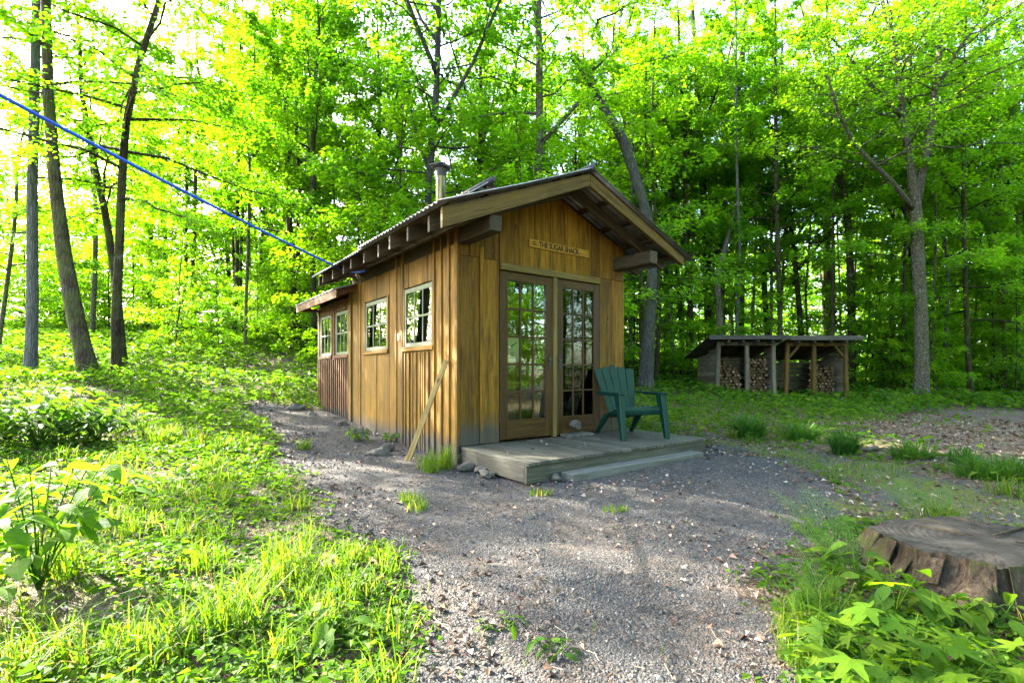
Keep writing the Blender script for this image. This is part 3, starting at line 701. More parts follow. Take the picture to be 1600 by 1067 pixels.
def rock(name, size, seed, mat, label, cat="rock", group=None, flat=.6):
    import bmesh
    bm = bmesh.new(); bmesh.ops.create_icosphere(bm, subdivisions=3, radius=1); r = np.random.default_rng(seed); k = r.normal(0, 1, (7, 3)); ph = r.uniform(0, 6, 7); pl = r.normal(0, 1, (11, 3)); pl /= np.linalg.norm(pl, axis=1)[:, None]
    for v in bm.verts:
        c = np.array(v.co); f = 1+.09*np.sum(np.sin(k@c*1.6+ph))/2.6
        for p in pl:
            dd = c@p
            if dd > .6: f *= .6/dd*.75+.25
        v.co = Vector(c*f*np.array([size[0], size[1], size[2]]))
    me = bpy.data.meshes.new(name); bm.to_mesh(me); bm.free(); me.materials.append(mat)
    for p in me.polygons: p.use_smooth = False
    return tag(link(name, me), label, cat, group)
place(tag(MB().b2((-.22,-.1,0),(.22,.1,.042)).build("stone_slab", M['stone'], None, .006), "thin flat slab lying at the foot of the door post", "slab"), 1.72, -.13, .2005)
place(rock("doorstop_stone", (.125,.095,.09), 5, M['stone'], "rounded pale stone sitting on the flat slab by the doors", "stone"), 1.69, -.13, .33)
place(tag(MB().b2((-.035,-.032,-.05),(0,.032,.05)).build("outlet_box", M['plate'], None, .006), "small pale outlet box beside the window nearest the corner", "box"), -.026, 1.585, 1.53)
lean = MB(); lean.bar((-.46,.43,-.01),(-.075,.185,1.19), .062, .022, (.5,.3,.3), rnd=.7); place(tag(lean.build("leaning_board", M['fresh'], None, .002), "pale sawn board leaning against the left wall of the shack", "board"))
for i, (x, y, s, lb) in enumerate([(-.13,-.30,(.13,.11,.07),"grey fieldstone tucked under the deck corner beside the grass tuft"),(-.08,-.68,(.17,.10,.05),"broad tan fieldstone lying flat along the left deck edge"),(-.03,-.52,(.10,.08,.06),"small dark fieldstone between the two larger ones left of the deck"),(.33,-1.27,(.15,.08,.06),"low mossy stone under the front deck corner beside the step"),
      (-.62,.9,(.16,.14,.09),"grey stone half buried along the shack wall behind the leaning board"),(-.35,1.25,(.13,.1,.07),"flat pale stone at the foot of the wall below the nearest window"),(-.42,4.6,(.14,.12,.07),"pale rubble stone at the foot of the rear battens"),(-.5,5.5,(.24,.16,.12),"largest pale stone at the far end of the shack wall"),(-.3,3.3,(.12,.1,.08),"whitish stone at the seam between main and rear rooms")]):
    w = sw(x, y); place(rock("fieldstone", s, 20+i, M['stone'], lb, "rock"), x, y, h1(w[0], w[1])+s[2]*.35, i*1.3)
# sign
sg = empty("sign", sw(1.515, -.004, 2.676), SR, "long narrow wooden name sign nailed to the gable boards", "sign")
MB().b2((-.525,-.022,-.05),(.525,.0,.05), rnd=.8).build("plank", M['signwood'], sg, .003)
fc = bpy.data.curves.new("lettering", 'FONT'); fc.body = "THE SUGAR SHACK"; fc.size = .098; fc.extrude = .0015; fc.align_x = 'LEFT'; fc.align_y = 'CENTER'; fc.space_character = .94; fc.offset = .0028
fc.materials.append(M['black']); ft = bpy.data.objects.new("lettering_curve", fc); COL.objects.link(ft)
fme = bpy.data.meshes.new_from_object(ft.evaluated_get(bpy.context.evaluated_depsgraph_get())); bpy.data.objects.remove(ft)
fo = link("lettering", fme, sg); fo.location = (-.37,-.0245,-.003); fo.rotation_euler = (math.pi/2,0,0); fo.scale = (.86,1,1)
em = MB()
for s_ in (1, -1):
    em.add([(x-.445, -.0242, z*s_+.004) for x, z in [(-.035,.004),(-.012,.02),(.03,.022),(.035,.012),(.0,.008)]], [(0,1,2,3,4) if s_ < 0 else (4,3,2,1,0)])
em.add([(x-.445,-.0242,z) for x, z in [(-.02,-.001),(.05,-.004),(.05,.0),(-.02,.003)]], [(0,1,2,3)])
addsolid(em.build("emblem", M['black'], sg), .001)
# notice behind the glass, first pane of the third row
nz = MB(); nz.b2((-.1,0,-.165),(.1,.006,.165)); no = tag(nz.build("notice", M['paper'], None), "cream paper notice behind the left door glass", "notice"); place(no, .772, .024, 1.335)
nm = MB(); nm.bar((-.05,-.003,.02),(.06,-.003,.085), .014, .002, (0,1,0)); nm.bar((-.045,-.003,-.05),(.0,-.003,-.05), .008, .002, (0,1,0)); nm.bar((-.04,-.003,-.075),(.01,-.003,-.078), .008, .002, (0,1,0)); nm.build("marks", M['black'], no)
# ---- chair
ch = empty("garden_chair", sw(2.30, -.50, .2), SR-math.radians(19), "dark green plastic slatted armchair on the deck", "chair")
def plate(mb, outline, th, fn):
    """extruded polygon: outline (u,v) mapped by fn(u,v,w) with w = +-th/2"""
    n = len(outline); V = [fn(u, v, -th/2) for u, v in outline]+[fn(u, v, th/2) for u, v in outline]
    mb.add(V, [tuple(range(n))[::-1], tuple(range(n, 2*n))]+[(i, (i+1) % n, n+(i+1) % n, n+i) for i in range(n)])
bk = MB(); zb0, zt0 = .26, .95; yb0, yt0 = .14, .44
for k in range(5):
    c0 = (k-2)*.078; c1 = (k-2)*.128; w0, w1 = .035, .058
    tops = [(.93-.016*(abs(k-2)**1.7)) for _ in (0,)]; tp_ = tops[0]
    pts = [(c0-w0,0),(c0+w0,0),(c1+w1,.92*tp_/.93),(c1+w1*.55,tp_/.93),(c1-w1*.55,tp_/.93),(c1-w1,.92*tp_/.93)] if k == 2 else [(c0-w0,0),(c0+w0,0),(c1+w1,tp_/.93*(.985 if k < 2 else .955)),(c1-w1,tp_/.93*(.955 if k < 2 else .985))]
    def fn(a, t, w): return (a, yb0+(yt0-yb0)*t+w*.92+.35*a*a*(-1)*.8*t, zb0+(zt0-zb0)*t-w*.35)
    plate(bk, pts, .016, fn)
for t, w in ((.12,.19),(.62,.245)):
    bk.b2((-w,yb0+(yt0-yb0)*t+.012,zb0+(zt0-zb0)*t-.02),(w,yb0+(yt0-yb0)*t+.03,zb0+(zt0-zb0)*t+.02))
bk.build("backrest", M['chair'], ch, .004)
se = MB(); n = 9; V = []; 
prof = [(-.335,.315),(-.345,.36),(-.335,.395),(-.30,.408),(-.2,.39),(0,.325),(.16,.275)]
for s_ in (0, 1):
    for yy, zz in prof:
        for x in (-.265, .265): V.append((x, yy+(.012 if s_ else 0), zz-(.016 if s_ else 0)))
m = len(prof); F = []
for i in range(m-1):
    F.append((2*i, 2*i+1, 2*i+3, 2*i+2)); a = 2*m; F.append((a+2*i, a+2*i+2, a+2*i+3, a+2*i+1))
    F += [(2*i, 2*i+2, a+2*i+2, a+2*i), (2*i+1, a+2*i+1, a+2*i+3, 2*i+3)]
F += [(0, 2*m, 2*m+1, 1), (2*m-2, 2*m-1, 4*m-1, 4*m-2)]
se.add(V, F); se.b2((-.262,.14,.235),(.262,.165,.272)); se.build("seat", M['chair'], ch, .004)
for s_ in (-1, 1):
    ar = MB(); plate(ar, [(.255*s_,.34),(.32*s_,.34),(.365*s_,-.2),(.355*s_,-.36),(.33*s_,-.385),(.275*s_,-.38),(.262*s_,-.3)], .022, lambda a, b, w: (a, b, .575+w+.02*(b<-.3)*0)); ar.b2((min(.345*s_,.357*s_),-.36,.545),(max(.345*s_,.357*s_),.2,.573)); ar.build("armrest", M['chair'], ch, .004)
    lg = MB()
    V = [(x*s_, y, z) for x, y, z in [(.285,-.445,0),(.345,-.445,0),(.345,-.385,0),(.285,-.385,0),(.262,-.36,.565),(.345,-.36,.565),(.345,-.225,.565),(.262,-.225,.565)]]
    if s_ < 0: V = [V[i] for i in (1,0,3,2,5,4,7,6)]
    lg.hexa(V); lg.build("leg", M['chair'], ch, .008)
    lg = MB(); V = [(x*s_, y, z) for x, y, z in [(.245,.36,0),(.295,.36,0),(.295,.41,0),(.245,.41,0),(.225,.06,.29),(.268,.06,.29),(.268,.18,.285),(.225,.18,.285)]]
    if s_ < 0: V = [V[i] for i in (1,0,3,2,5,4,7,6)]
    lg.hexa(V); lg.build("leg", M['chair'], ch, .006)
    sb = MB(); sb.bar((.25*s_,-.33,.36),(.25*s_,.16,.265), .018, .05); sb.build("side_rail", M['chair'], ch, .004)
# ---- cord from the rear eave of the main roof out past the camera to a tree
c1 = np.array(sw(-.42, 2.75, 2.60)); c0 = PX(0, 152, 4.0); far = c0+(c0-PX(250,285,4.0*1.0)*1.0)*0
ts = np.linspace(0, 1, 40); tree_pt = np.array([-6.25, -.9, 3.95])
d0 = np.linalg.norm(c0[:2]-c1[:2]); dT = np.linalg.norm(tree_pt[:2]-c1[:2])
def cordp(t):
    p = c1+(tree_pt-c1)*t; u_ = d0/dT; need = c0[2]-(c1[2]+(tree_pt[2]-c1[2])*u_); p[2] += need*4*t*(1-t)*.0-.16*4*t*(1-t); return p
tree_pt[2] = (c0[2]+.16*4*(d0/dT)*(1-d0/dT)-c1[2])/(d0/dT)+c1[2]
cd = MB(); cd.tube([cordp(t) for t in ts], .0165, 8)
wrap = [sw(-.42, 2.75, 2.60), sw(-.40, 2.6, 2.565), sw(-.31, 2.40, 2.54), sw(-.31, 2.2, 2.53)]
cd.tube(wrap, .0165, 8); cd.tube([sw(-.42+.02*math.cos(a), 2.75+a*.012, 2.60+.024*math.sin(a)) for a in np.linspace(0, 12, 40)], .012, 6)
tag(cd.build("cord", M['cord'], None, smooth=True), "thick bright blue cord running from the shack eave to the trees", "cord")

# ------------------------------------------------------------------ woodsheds
def woodshed(x0, x1, zg, yf, depth, zf, zb, posts, label, post_m, brace, left_wall):
    o = empty("woodshed", (x0, yf, zg), 0, label, "woodshed"); Lx = x1-x0
    rf = MB(); n = 9
    for i in range(n):
        a = -.35+(depth+.5)*i/n; b = -.35+(depth+.5)*(i+1)/n+.03; za = zf+(zb-zf)*(a/depth); zz = zf+(zb-zf)*(b/depth)
        V = [(-.45 if left_wall else -.12,a,za+.07),(Lx+.28,a,za+.07),(Lx+.28,b,zz+.05),(-.45 if left_wall else -.12,b,zz+.05)]
        rf.hexa([(p[0], p[1], p[2]) for p in V]+[(p[0], p[1], p[2]+.02) for p in V], [(p[0], p[1], p[2]) for p in V]*2)
    rf.build("roof", M['shedroof'], o)
    MB().b2((-.46 if left_wall else -.13,-.385,zf+.05),(Lx+.3,-.352,zf+.17)).build("fascia", M['shedroof'], o)
    MB().b2((-.05,.0,zf-.12),(Lx+.05,.08,zf-.0)).build("lintel_beam", M[post_m], o, .004)
    for i, p in enumerate(posts):
        lean = (-.06, .02, .03)[i % 3]
        MB().bar((p+lean,.04,-.1),(p,.04,zf-.12), .11, .11, (1,0,0)).build("post", M[post_m], o, .006)
        if brace and i != 1:
            s = 1 if i == 0 else -1
            MB().bar((p+s*.05,.03,zf-.48),(p+s*.36,.03,zf-.13), .07, .07, (0,1,0)).build("brace", M[post_m], o, .004)
    bw = MB(); z = -.05
    while z < zb-.1:
        hh = random.uniform(.13, .2); bw.b2((0,depth,z),(Lx,depth+.03,z+hh)); z += hh+(.012 if left_wall else random.uniform(.012, .05))
    bw.build("back_wall", M['slab'], o)
    for x in ([0] if left_wall else [])+[Lx]:
        sdw = MB(); z = -.05
        while z < zf-.3:
            hh = random.uniform(.15, .21); zt = z+hh
            yb_ = depth if zt < zb-.05 else depth*max(.1, (zf-zt)/(zf-zb+1e-6))
            yb_ = min(depth, yb_); sdw.bar((x,.1,z+hh/2),(x,yb_,z+hh/2+random.uniform(-.015, .015)), .03, hh-.008, (0,0,1)); z = zt+.006
        sdw.build("side_wall", M['slab'], o)
    for x in np.linspace(.2, Lx-.2, 4): MB().bar((x,-.3,zf+.02-(zb-zf)*.2*.0),(x,depth+.1,zb+.02), .06, .09).build("rafter", M['shedroof'], o)
    return o
woodshed(6.72, 8.52, .16, 16., 1.8, 1.86, 1.36, (.0,.92,1.78), "low grey plank woodshed full of split logs, beside the snag tree", 'slab', False, True)
woodshed(9.02, 10.95, .06, 16.1, 1.8, 1.945, 1.42, (.0,.86,1.90), "open woodshed with honey coloured corner braces and gappy back wall", 'rake', True, False)
lg = MB(); lg.tube([(0,0,0),(0,.42,0)], .058, 9, cap=False, mi=1, squash=lambda t, a: 1+.12*np.sin(2*a+1)); 
log_meshes = []
for k in range(6):
    r = np.random.default_rng(k); q = MB(); n = (9, 5, 4)[k % 3]; ph = r.uniform(0, 6)
    q.tube([(0,0,0),(0,.45,0)], .055, n, cap=False, rnd=.5, mi=1, squash=lambda t, a: 1+.15*np.sin(2*a+ph))
    a = np.arange(n)*2*math.pi/n; e = q.V[0][:n]; q.add(e.copy()-(0,.001,0), [tuple(range(n))], rnd=r.uniform(.15, 1)); log_meshes.append(q.mesh("split_log", [M['logend'], M['bark_brown']]))
def logpile(xa, xb, zg, y, hfun, label, group):
    z = .06; row = 0
    while z < 1.6:
        x = xa+.05+(row % 2)*.05
        while x < xb-.05:
            if z < hfun((x-xa)/(xb-xa)):
                o = bpy.data.objects.new("split_log", random.choice(log_meshes)); COL.objects.link(o)
                s = random.uniform(.85, 1.15); o.scale = (s, 1, s); o.location = (x+random.uniform(-.012, .012), y+random.uniform(-.05, .05), zg+z+random.uniform(-.01, .01)); o.rotation_euler = (0, random.uniform(0, 6.28), 0)
                tag(o, label, "log", group)
            x += .118
        z += .102; row += 1
logpile(6.80, 7.62, .16, 16.3, lambda t: 1.25-.45*t*t, "split log in the stack in the first bay of the grey plank woodshed", "logs stacked in the first bay of the grey woodshed")
logpile(7.70, 8.46, .16, 16.3, lambda t: 1.40-.12*t, "split log in the tall stack in the second bay of the grey plank woodshed", "logs stacked in the second bay of the grey woodshed")
logpile(9.93, 10.80, .08, 16.5, lambda t: 1.25-.15*t, "split log in the stack inside the open honey braced woodshed", "logs stacked in the open braced woodshed")

# ------------------------------------------------------------------ stump
su = empty("tree_stump", (2.50, 2.60, h1(2.5, 2.6)), 0, "wide low weathered grey tree stump with mossy bark at the gravel edge", "stump")
na, R0, HT = 220, .52, .175; a = np.arange(na)*2*math.pi/na; srng = np.random.default_rng(88); sph = srng.uniform(0, 6.28, 30)
def ridge(a, t):
    o = 0
    for k, f in enumerate((13, 21, 34, 47, 63)): o = o+(1-np.abs(np.sin(f*a/2+sph[k]+t*sph[k+8]*.35+.5*np.sin(3*a+sph[k+14]))))**2*(.030, .024, .017, .012, .008)[k]
    return o
def srad(a, t):
    flute = 1+.05*np.sin(5*a+1)+.035*np.sin(9*a+2)+ridge(a, t)*(1.25-.3*t)-.05
    flare = 1+(.22+.26*np.maximum(0, np.sin(3*a+2.2))**2)*(1-t)**2.2
    return R0*flute*flare
rows = []; NR = 16
for t in np.linspace(-.35, 1, NR):
    r = srad(a, max(t, 0))*(1+.006*srng.normal(0, 1, na)); rows.append(np.c_[r*np.cos(a), r*np.sin(a)*.82, np.full(na, HT*t)+(.006*np.sin(2*a+.6)+.006*np.sin(7*a)+.005*srng.normal(0, 1, na))*(t > .95)])
V = np.concatenate(rows); F = [(i*na+j, i*na+(j+1) % na, (i+1)*na+(j+1) % na, (i+1)*na+j) for i in range(NR-1) for j in range(na)]
b = MB(); b.add(V, F); b.build("bark", M['stumpbark'], su, smooth=True)
top = []; edge = rows[-1]
for f in (1.0, .97, .8, .6, .4, .2, .05): top.append(edge*(f, f, 0)+np.c_[np.zeros(na), np.zeros(na), (edge[:, 2] if f == 1 else HT-.003+.003*np.sin(9*f+a*2)*f)])
V = np.concatenate(top); n7 = len(top); F = [(i*na+j, i*na+(j+1) % na, (i+1)*na+(j+1) % na, (i+1)*na+j) for i in range(n7-1) for j in range(na)]+[tuple((n7-1)*na+j for j in range(na))]
b = MB(); b.add(V, F); b.build("cut_top", M['stumptop'], su, smooth=True)
for az, L in ((2.85, .52), (3.9, .35), (1.3, .4)):
    d = np.array([math.cos(az), math.sin(az), 0]); rt = MB(); rt.tube([d*.45+(0,0,.02), d*(.5+L*.3)+(0,0,.015), d*(.5+L*.65)+(0,0,-.01), d*(.5+L)+(0,0,-.07)], [.10,.085,.06,.03], 10); rt.build("root", M['stumpbark'], su, smooth=True)
for az, r0, r1 in ((-.7,.12,.5), (.55,.1,.45), (2.2,.05,.35)):
    d = np.array([math.cos(az), math.sin(az)*.82, 0]); ck = MB(); ck.bar(d*r0+(0,0,HT+.012), d*r1+(0.02,0,HT+.006), .012, .006); ck.build("bark_flake", M['stumpbark'], su)

for k in range(15):
    an = srng.uniform(2.6, 5.6); t0_ = srng.uniform(.0, .35); t1_ = srng.uniform(.7, 1.06); wd = srng.uniform(.05, .12); q = MB(); pts_ = []
    for t in (t0_, t1_):
        for da in (-wd, wd*.8):
            rr_ = float(srad(np.array([an+da]), t)[0])+.004+.012*(1-t)*srng.uniform(.3, 1); pts_.append(np.array([rr_*math.cos(an+da), rr_*math.sin(an+da)*.82, HT*t+srng.uniform(-.012, .012)]))
    n_ = np.array([math.cos(an), math.sin(an)*.9, 0])*.014
    q.hexa([pts_[0], pts_[1], pts_[1]+n_, pts_[0]+n_, pts_[2], pts_[3], pts_[3]+n_*.7, pts_[2]+n_*.7]); q.build("bark_plate", M['stumpbark'], su, .003)

# ------------------------------------------------------------------ trees
def hero(name, pts, Z, widths, seed, label, base_ext=0., top=None, extra=(), **kw):
    """trunk through world points seen along a slightly varying depth"""
    Zs = np.full(len(pts), Z) if np.isscalar(Z) else np.interp(np.linspace(0, 1, len(pts)), np.linspace(0, 1, len(Z)), Z)
    Wp = np.array([PX(p[0], p[1], z) for p, z in zip(pts, Zs)])
    g0 = h1(Wp[0][0], Wp[0][1]); Wp[0][2] = g0
    rad = np.array(widths)/2/FPX*np.mean(Zs)*.95/math.hypot(1, Wp[0][0]/Wp[0][1])
    if top is not None:
        d = Wp[-1]-Wp[-2]; d /= np.linalg.norm(d); Wp = np.r_[Wp, [Wp[-1]+d*top*.5+(.1,.2,0), Wp[-1]+(d*.6+(0,0,.4))*top]]; rad = np.r_[np.interp(np.linspace(0, 1, len(pts)), np.linspace(0, 1, len(rad)), rad), rad[-1]*.6, .03]
    sl = np.r_[0, np.cumsum(np.linalg.norm(np.diff(Wp, axis=0), axis=1))]; sl /= sl[-1]
    rad = np.interp(np.linspace(0, 1, 30), sl, np.interp(np.linspace(0, 1, len(Wp)), np.linspace(0, 1, len(rad)), rad))
    o = Wp[0].copy(); ex = []
    for ep, eZ, w0, w1 in extra:
        E_ = np.array([PX(p[0], p[1], z) for p, z in zip(ep, np.linspace(*eZ, len(ep)))])-o; ex.append((E_, w0/2/FPX*eZ[0], w1/2/FPX*eZ[1]))
    ms = grow_tree(seed, Wp-o, rad, extra=ex, **kw)
    return put_tree(name, ms, tuple(o), 0, 1., label)
hero("tree", [(48,597),(51,480),(50,300),(55,100),(57,-40)], 11.5, [24,22,20,18,16], 1, "straight grey barked trunk nearest the left edge of the clearing", top=6, nb=20, t0=.42, Lmax=3.0, leaves=8000, bark_m='bark_silver', sides=12)
hero("tree", [(142,590),(120,500),(101,400),(86,280),(76,150),(72,0)], 10.6, [34,32,27,22,19,17], 2, "thick brown tree leaning left with a flared base in the meadow", top=6, nb=22, t0=.42, Lmax=3.2, leaves=8500, sides=12, bark_m='bark_mossy')
hero("tree", [(182,588),(181,500),(186,400),(190,300),(196,200),(217,100),(246,10),(262,-50)], 11., [18,17,16,15,14,12,10,8], 3, "slim brown tree whose top curves right, just beyond the leaning tree", top=4, nb=34, t0=.30, Lmax=3.7, leaves=15500, up=(.02,.7), droop=.2, twn=9)
hero("tree", [(194,562),(181,440),(166,340),(146,250),(128,150)], 13., [15,15,13,12,10], 4, "dark slim tree leaning left behind the curved slim tree", top=4, nb=22, t0=.35, Lmax=3., leaves=8000)
hero("tree", [(143,530),(148,430),(150,330),(140,230)], 20., [10,9,8,6], 5, "pale grey trunk standing farther back between the leaning trees", top=4, nb=18, t0=.4, Lmax=2.8, leaves=14000, bark_m='bark_pale')
hero("tree", [(-4,520),(14,420),(24,340),(28,240)], 16., [9,8,7,6], 6, "thin crooked pale sapling at the far left of the meadow", top=3, nb=22, t0=.25, Lmax=2.6, leaves=16000, bark_m='bark_pale')
hero("tree", [(283,528),(290,440),(291,330),(293,200)], 25., [7,6,6,5], 7, "left trunk of a close pair of thin trees past the clearing", top=4, nb=20, t0=.3, Lmax=3, leaves=16000)
hero("tree", [(297,520),(301,430),(305,330),(306,200)], 24.5, [7,6,6,5], 8, "right trunk of a close pair of thin trees past the clearing", top=4, nb=20, t0=.3, Lmax=3, leaves=16000)
hero("tree", [(368,550),(370,430),(372,250),(373,100)], 20., [7,7,6,5], 9, "thin straight dark tree standing alone past the gravel path", top=4, nb=26, t0=.3, Lmax=3.2, leaves=20000, up=(.05,.8))
hero("tree", [(462,556),(457,450),(450,300),(446,180)], 18., [14,12,10,9], 10, "dark tree with a sturdy trunk left of the rear eave", top=4, nb=26, t0=.33, Lmax=3.2, leaves=22000)
hero("tree", [(491,575),(490,450),(489,300),(490,160)], 16.5, [10,9,9,8], 11, "dark straight tree right behind the rear corner of the shack", top=5, nb=28, t0=.3, Lmax=3.2, leaves=22000)
hero("tree", [(513,560),(514,400),(515,250),(516,120)], 19., [7,7,6,5], 12, "thin dark tree rising behind the rear eave of the shack", top=4, nb=26, t0=.3, Lmax=3., leaves=20000)
hero("snag", [(1009,612),(1014,520),(1020,430),(1012,340),(988,262),(968,205),(950,185),(931,140),(907,102),(894,88)], [15.5,15.5], [26,20,17,17,17,17,16,16,14,11], 13, "crooked broken grey trunk rising behind the shack", nb=9, t0=.72, Lmax=1.7, leaves=3000, bark_m='bark_grey', sides=12, flare=1.5,
     extra=[([(912,112),(930,108),(946,92),(952,70)],(15.5,15.3),5,2), ([(925,60),(935,30),(960,22),(985,5)],(15.5,15.),4,2)])
hero("maple_tree", [(1440,630),(1441,540),(1438,450),(1433,360),(1431,315),(1422,250),(1413,190),(1406,140),(1396,60),(1372,-20)], 17., [28,25,24,22,21,14,12,11,9,6], 14, "large maple with a pale banded trunk forking high beside the dirt clearing", top=2, nb=44, t0=.52, Lmax=3.6, leaves=26000, bark_m='bark_pale', sides=12,
     extra=[([(1431,318),(1442,265),(1455,200),(1462,130),(1472,50),(1482,-40)],(17,16.6),14,5), ([(1428,328),(1395,285),(1345,238),(1312,185),(1290,110)],(17,15.5),8,3), ([(1413,185),(1370,145),(1330,95),(1300,60)],(17,15.8),8,3), ([(1458,150),(1490,90),(1525,40),(1560,0)],(17,16.),7,3)])
hero("tree", [(1331,612),(1331,500),(1328,400),(1324,330),(1316,290)], 20., [15,14,13,13,11], 15, "twisted forking tree behind the braced woodshed", top=2, nb=20, t0=.6, Lmax=2.6, leaves=8000, extra=[([(1324,335),(1345,300),(1362,250),(1372,200)],(20,20),9,4), ([(1318,295),(1298,262),(1312,235),(1340,200)],(20,19.5),10,4)])
hero("tree", [(1128,560),(1125,400),(1135,270),(1150,170),(1163,60),(1168,-20)], 22., [15,14,12,11,9,7], 16, "tall slim tree with a bare pale top behind the grey woodshed", top=2, nb=22, t0=.45, Lmax=2.8, leaves=16000, bark_m='bark_grey')
hero("tree", [(1110,565),(1105,420),(1099,300),(1092,180),(1085,60),(1080,-10)], 23., [14,13,11,10,8,6], 17, "mossy straight tree standing close left of the bare topped tree", top=2, nb=22, t0=.45, Lmax=2.8, leaves=16000)
hero("tree", [(1128,540),(1124,490),(1120,440),(1135,380)], 19., [14,12,11,8], 18, "short pale patched trunk just above the grey woodshed roof", top=2, nb=12, t0=.5, Lmax=2., leaves=4000, bark_m='bark_pale')
hero("tree", [(1222,560),(1216,420),(1213,280),(1212,150)], 19., [9,8,7,6], 19, "thin dark tree rising behind the gap between the woodsheds", top=4, nb=30, t0=.3, Lmax=3., leaves=22000, leaf_m='leafdeep')
hero("tree", [(1518,630),(1512,550),(1508,430),(1505,300),(1508,180)], 18., [11,10,9,8,6], 20, "dark slim tree to the right of the banded maple", top=4, nb=34, t0=.2, Lmax=3.4, leaves=28000, leaf_m='leafdeep', up=(.0,.7))
hero("tree", [(1571,635),(1569,540),(1567,430),(1566,300)], 20., [10,10,9,8], 21, "right trunk of two pale trees at the edge of the dirt clearing", top=5, nb=24, t0=.35, Lmax=3., leaves=18000, bark_m='bark_pale')
hero("tree", [(1552,632),(1550,540),(1546,430),(1540,300)], 21., [9,9,8,7], 22, "left trunk of two pale trees at the edge of the dirt clearing", top=5, nb=24, t0=.35, Lmax=3., leaves=18000, bark_m='bark_pale')
hero("tree", [(1498,560),(1490,480),(1485,400),(1483,280)], 30., [11,10,10,8], 23, "whitish trunk deep in the woods between the maple and the slim tree", top=5, nb=18, t0=.4, Lmax=3., leaves=14000, bark_m='bark_pale')
# off-frame tree that holds the cord
m_ = grow_tree(40, stem_line(15, .02, 4), [.22,.19,.15,.06], nb=26, t0=.45, Lmax=3.4, leaves=13000, bark_m='bark_grey')
put_tree("tree", m_, (tree_pt[0]-.1, tree_pt[1]-.15, h1(tree_pt[0], tree_pt[1])), 0, 1, "grey barked tree left of the camera that holds the blue cord")

protos = []
for k in range(7):
    h = (17, 19, 16, 20, 18, 15, 18)[k]
    tl = stem_line(h, .02+.02*(k % 3), 50+k, .35); pr = np.random.default_rng(900+k); ex = []
    for q in range(4+k % 3):
        u0 = pr.uniform(.3, .68); az = q*2.2+pr.uniform(0, 1); b0 = polyint(tl, u0); ln = pr.uniform(.22, .36)*h; out = pr.uniform(.35, .6)*ln
        d = np.array([math.cos(az), math.sin(az), 0]); ex.append((np.array([b0, b0+d*out*.45+(0,0,ln*.3), b0+d*out*.8+(0,0,ln*.62), b0+d*out+(0,0,ln)]), .075, .02))
    protos.append(grow_tree(100+k, tl, [(.13,.16,.11,.18,.14,.10,.15)[k], .11, .09, .03], extra=ex, wob=.05, nb=(30,34,28,34,30,30,32)[k], t0=(.16,.22,.14,.3,.2,.16,.22)[k], Lmax=(3.0,3.3,2.7,3.4,3.0,2.6,3.1)[k], leaves=(15000,17000,13000,17000,15000,13000,15000)[k], lsize=(.12,.15,.105,.14,.125,.155,.115)[k], bark_m=('bark_brown','bark_grey','bark_brown','bark_pale')[k % 4], leaf_m='leaf' if k % 2 == 0 else 'leafdeep', up=(.08,.95)))
saps = []
for k in range(5):
    h = (5.5, 7.5, 4.2, 9, 6.5)[k]
    saps.append(grow_tree(200+k, stem_line(h, .04, 80+k, .2), [.035,.03,.02,.008], nb=(34,40,26,46,36)[k], t0=.1, Lmax=(1.7,2.0,1.5,2.3,1.9)[k], leaves=(4600,6000,3400,7500,5200)[k], lsize=.115, up=(.05,.6), droop=.16, flare=1.1, sides=5, leaf_m='leaf' if k % 2 else 'leafdeep'))
taken = [(-.5+i*.3, 6.5+i*.4) for i in range(12)]
def spread_pts(n, fz, fx, mind, seed, ok=lambda x, y: True, store=True):
    r = np.random.default_rng(seed); out = []; tries = 0
    while len(out) < n and tries < n*300:
        tries += 1; y = fz(r); x = fx(r, y)
        if not ok(x, y): continue
        if all((x-a)**2+(y-b)**2 > mind**2 for a, b in out): out.append((x, y))
    return out
GROUPS = [("trees in the deep woods left of the shack", "tall leafy tree in the sunlit woods left of the shack", lambda x, y: x < -.33*y),
          ("trees in the woods behind the shack", "tall leafy tree in the woods straight behind the shack roof", lambda x, y: -.33*y <= x < .3*y),
          ("trees in the woods behind the woodsheds", "tall leafy tree in the shady woods behind the woodsheds", lambda x, y: x >= .3*y)]
def grp(x, y, kind):
    for g_, l_, f in GROUPS:
        if f(x, y): return (g_, l_) if kind == "tree" else (g_.replace("trees", "saplings"), l_.replace("tall leafy tree", "low leafy sapling"))
rr = np.random.default_rng(11)
def okbg(x, y):
    t = x/y
    if -1.3 < t < -.52 and y < 30: return False          # meadow
    if t < -.88 and y < 44: return False                 # the opening the sun comes through
    if t > .25 and y < 20.5: return False
    if -.3 < t < .05 and y < 15: return False
    if .05 <= t < .36 and y < 21: return False
    if -.52 <= t <= -.26 and y < 27: return False
    return True
for i, (x, y) in enumerate(spread_pts(58, lambda r: r.uniform(15, 30), lambda r, y: r.uniform(-1.15, 1.15)*y, 3.4, 21, okbg)):
    k = int(rr.integers(0, 7)); gl = grp(x, y, "tree"); s = rr.uniform(.85, 1.15)
    if -.36 < x/y < .02: s *= .93
    if .2 < x/y < .42: s *= .9
    put_tree("tree", protos[k], (x, y, h1(x, y)-.05), rr.uniform(0, 6.28), s, gl[1], "tree", gl[0])
for i, (t, y, k, sc_t) in enumerate([(.06,23,0,.95),(.19,23.5,2,1.05),(.27,24,6,.95),(.31,27,0,1.1),(.345,23,2,1.),(.40,25,4,1.),(.45,28,1,1.),(.52,24,6,1.),(.02,27,5,1.1)]):
    x = t*y; gl = grp(x, y, "tree"); put_tree("tree", protos[k], (x, y, h1(x, y)-.05), i*1.3, sc_t, gl[1], "tree", gl[0])
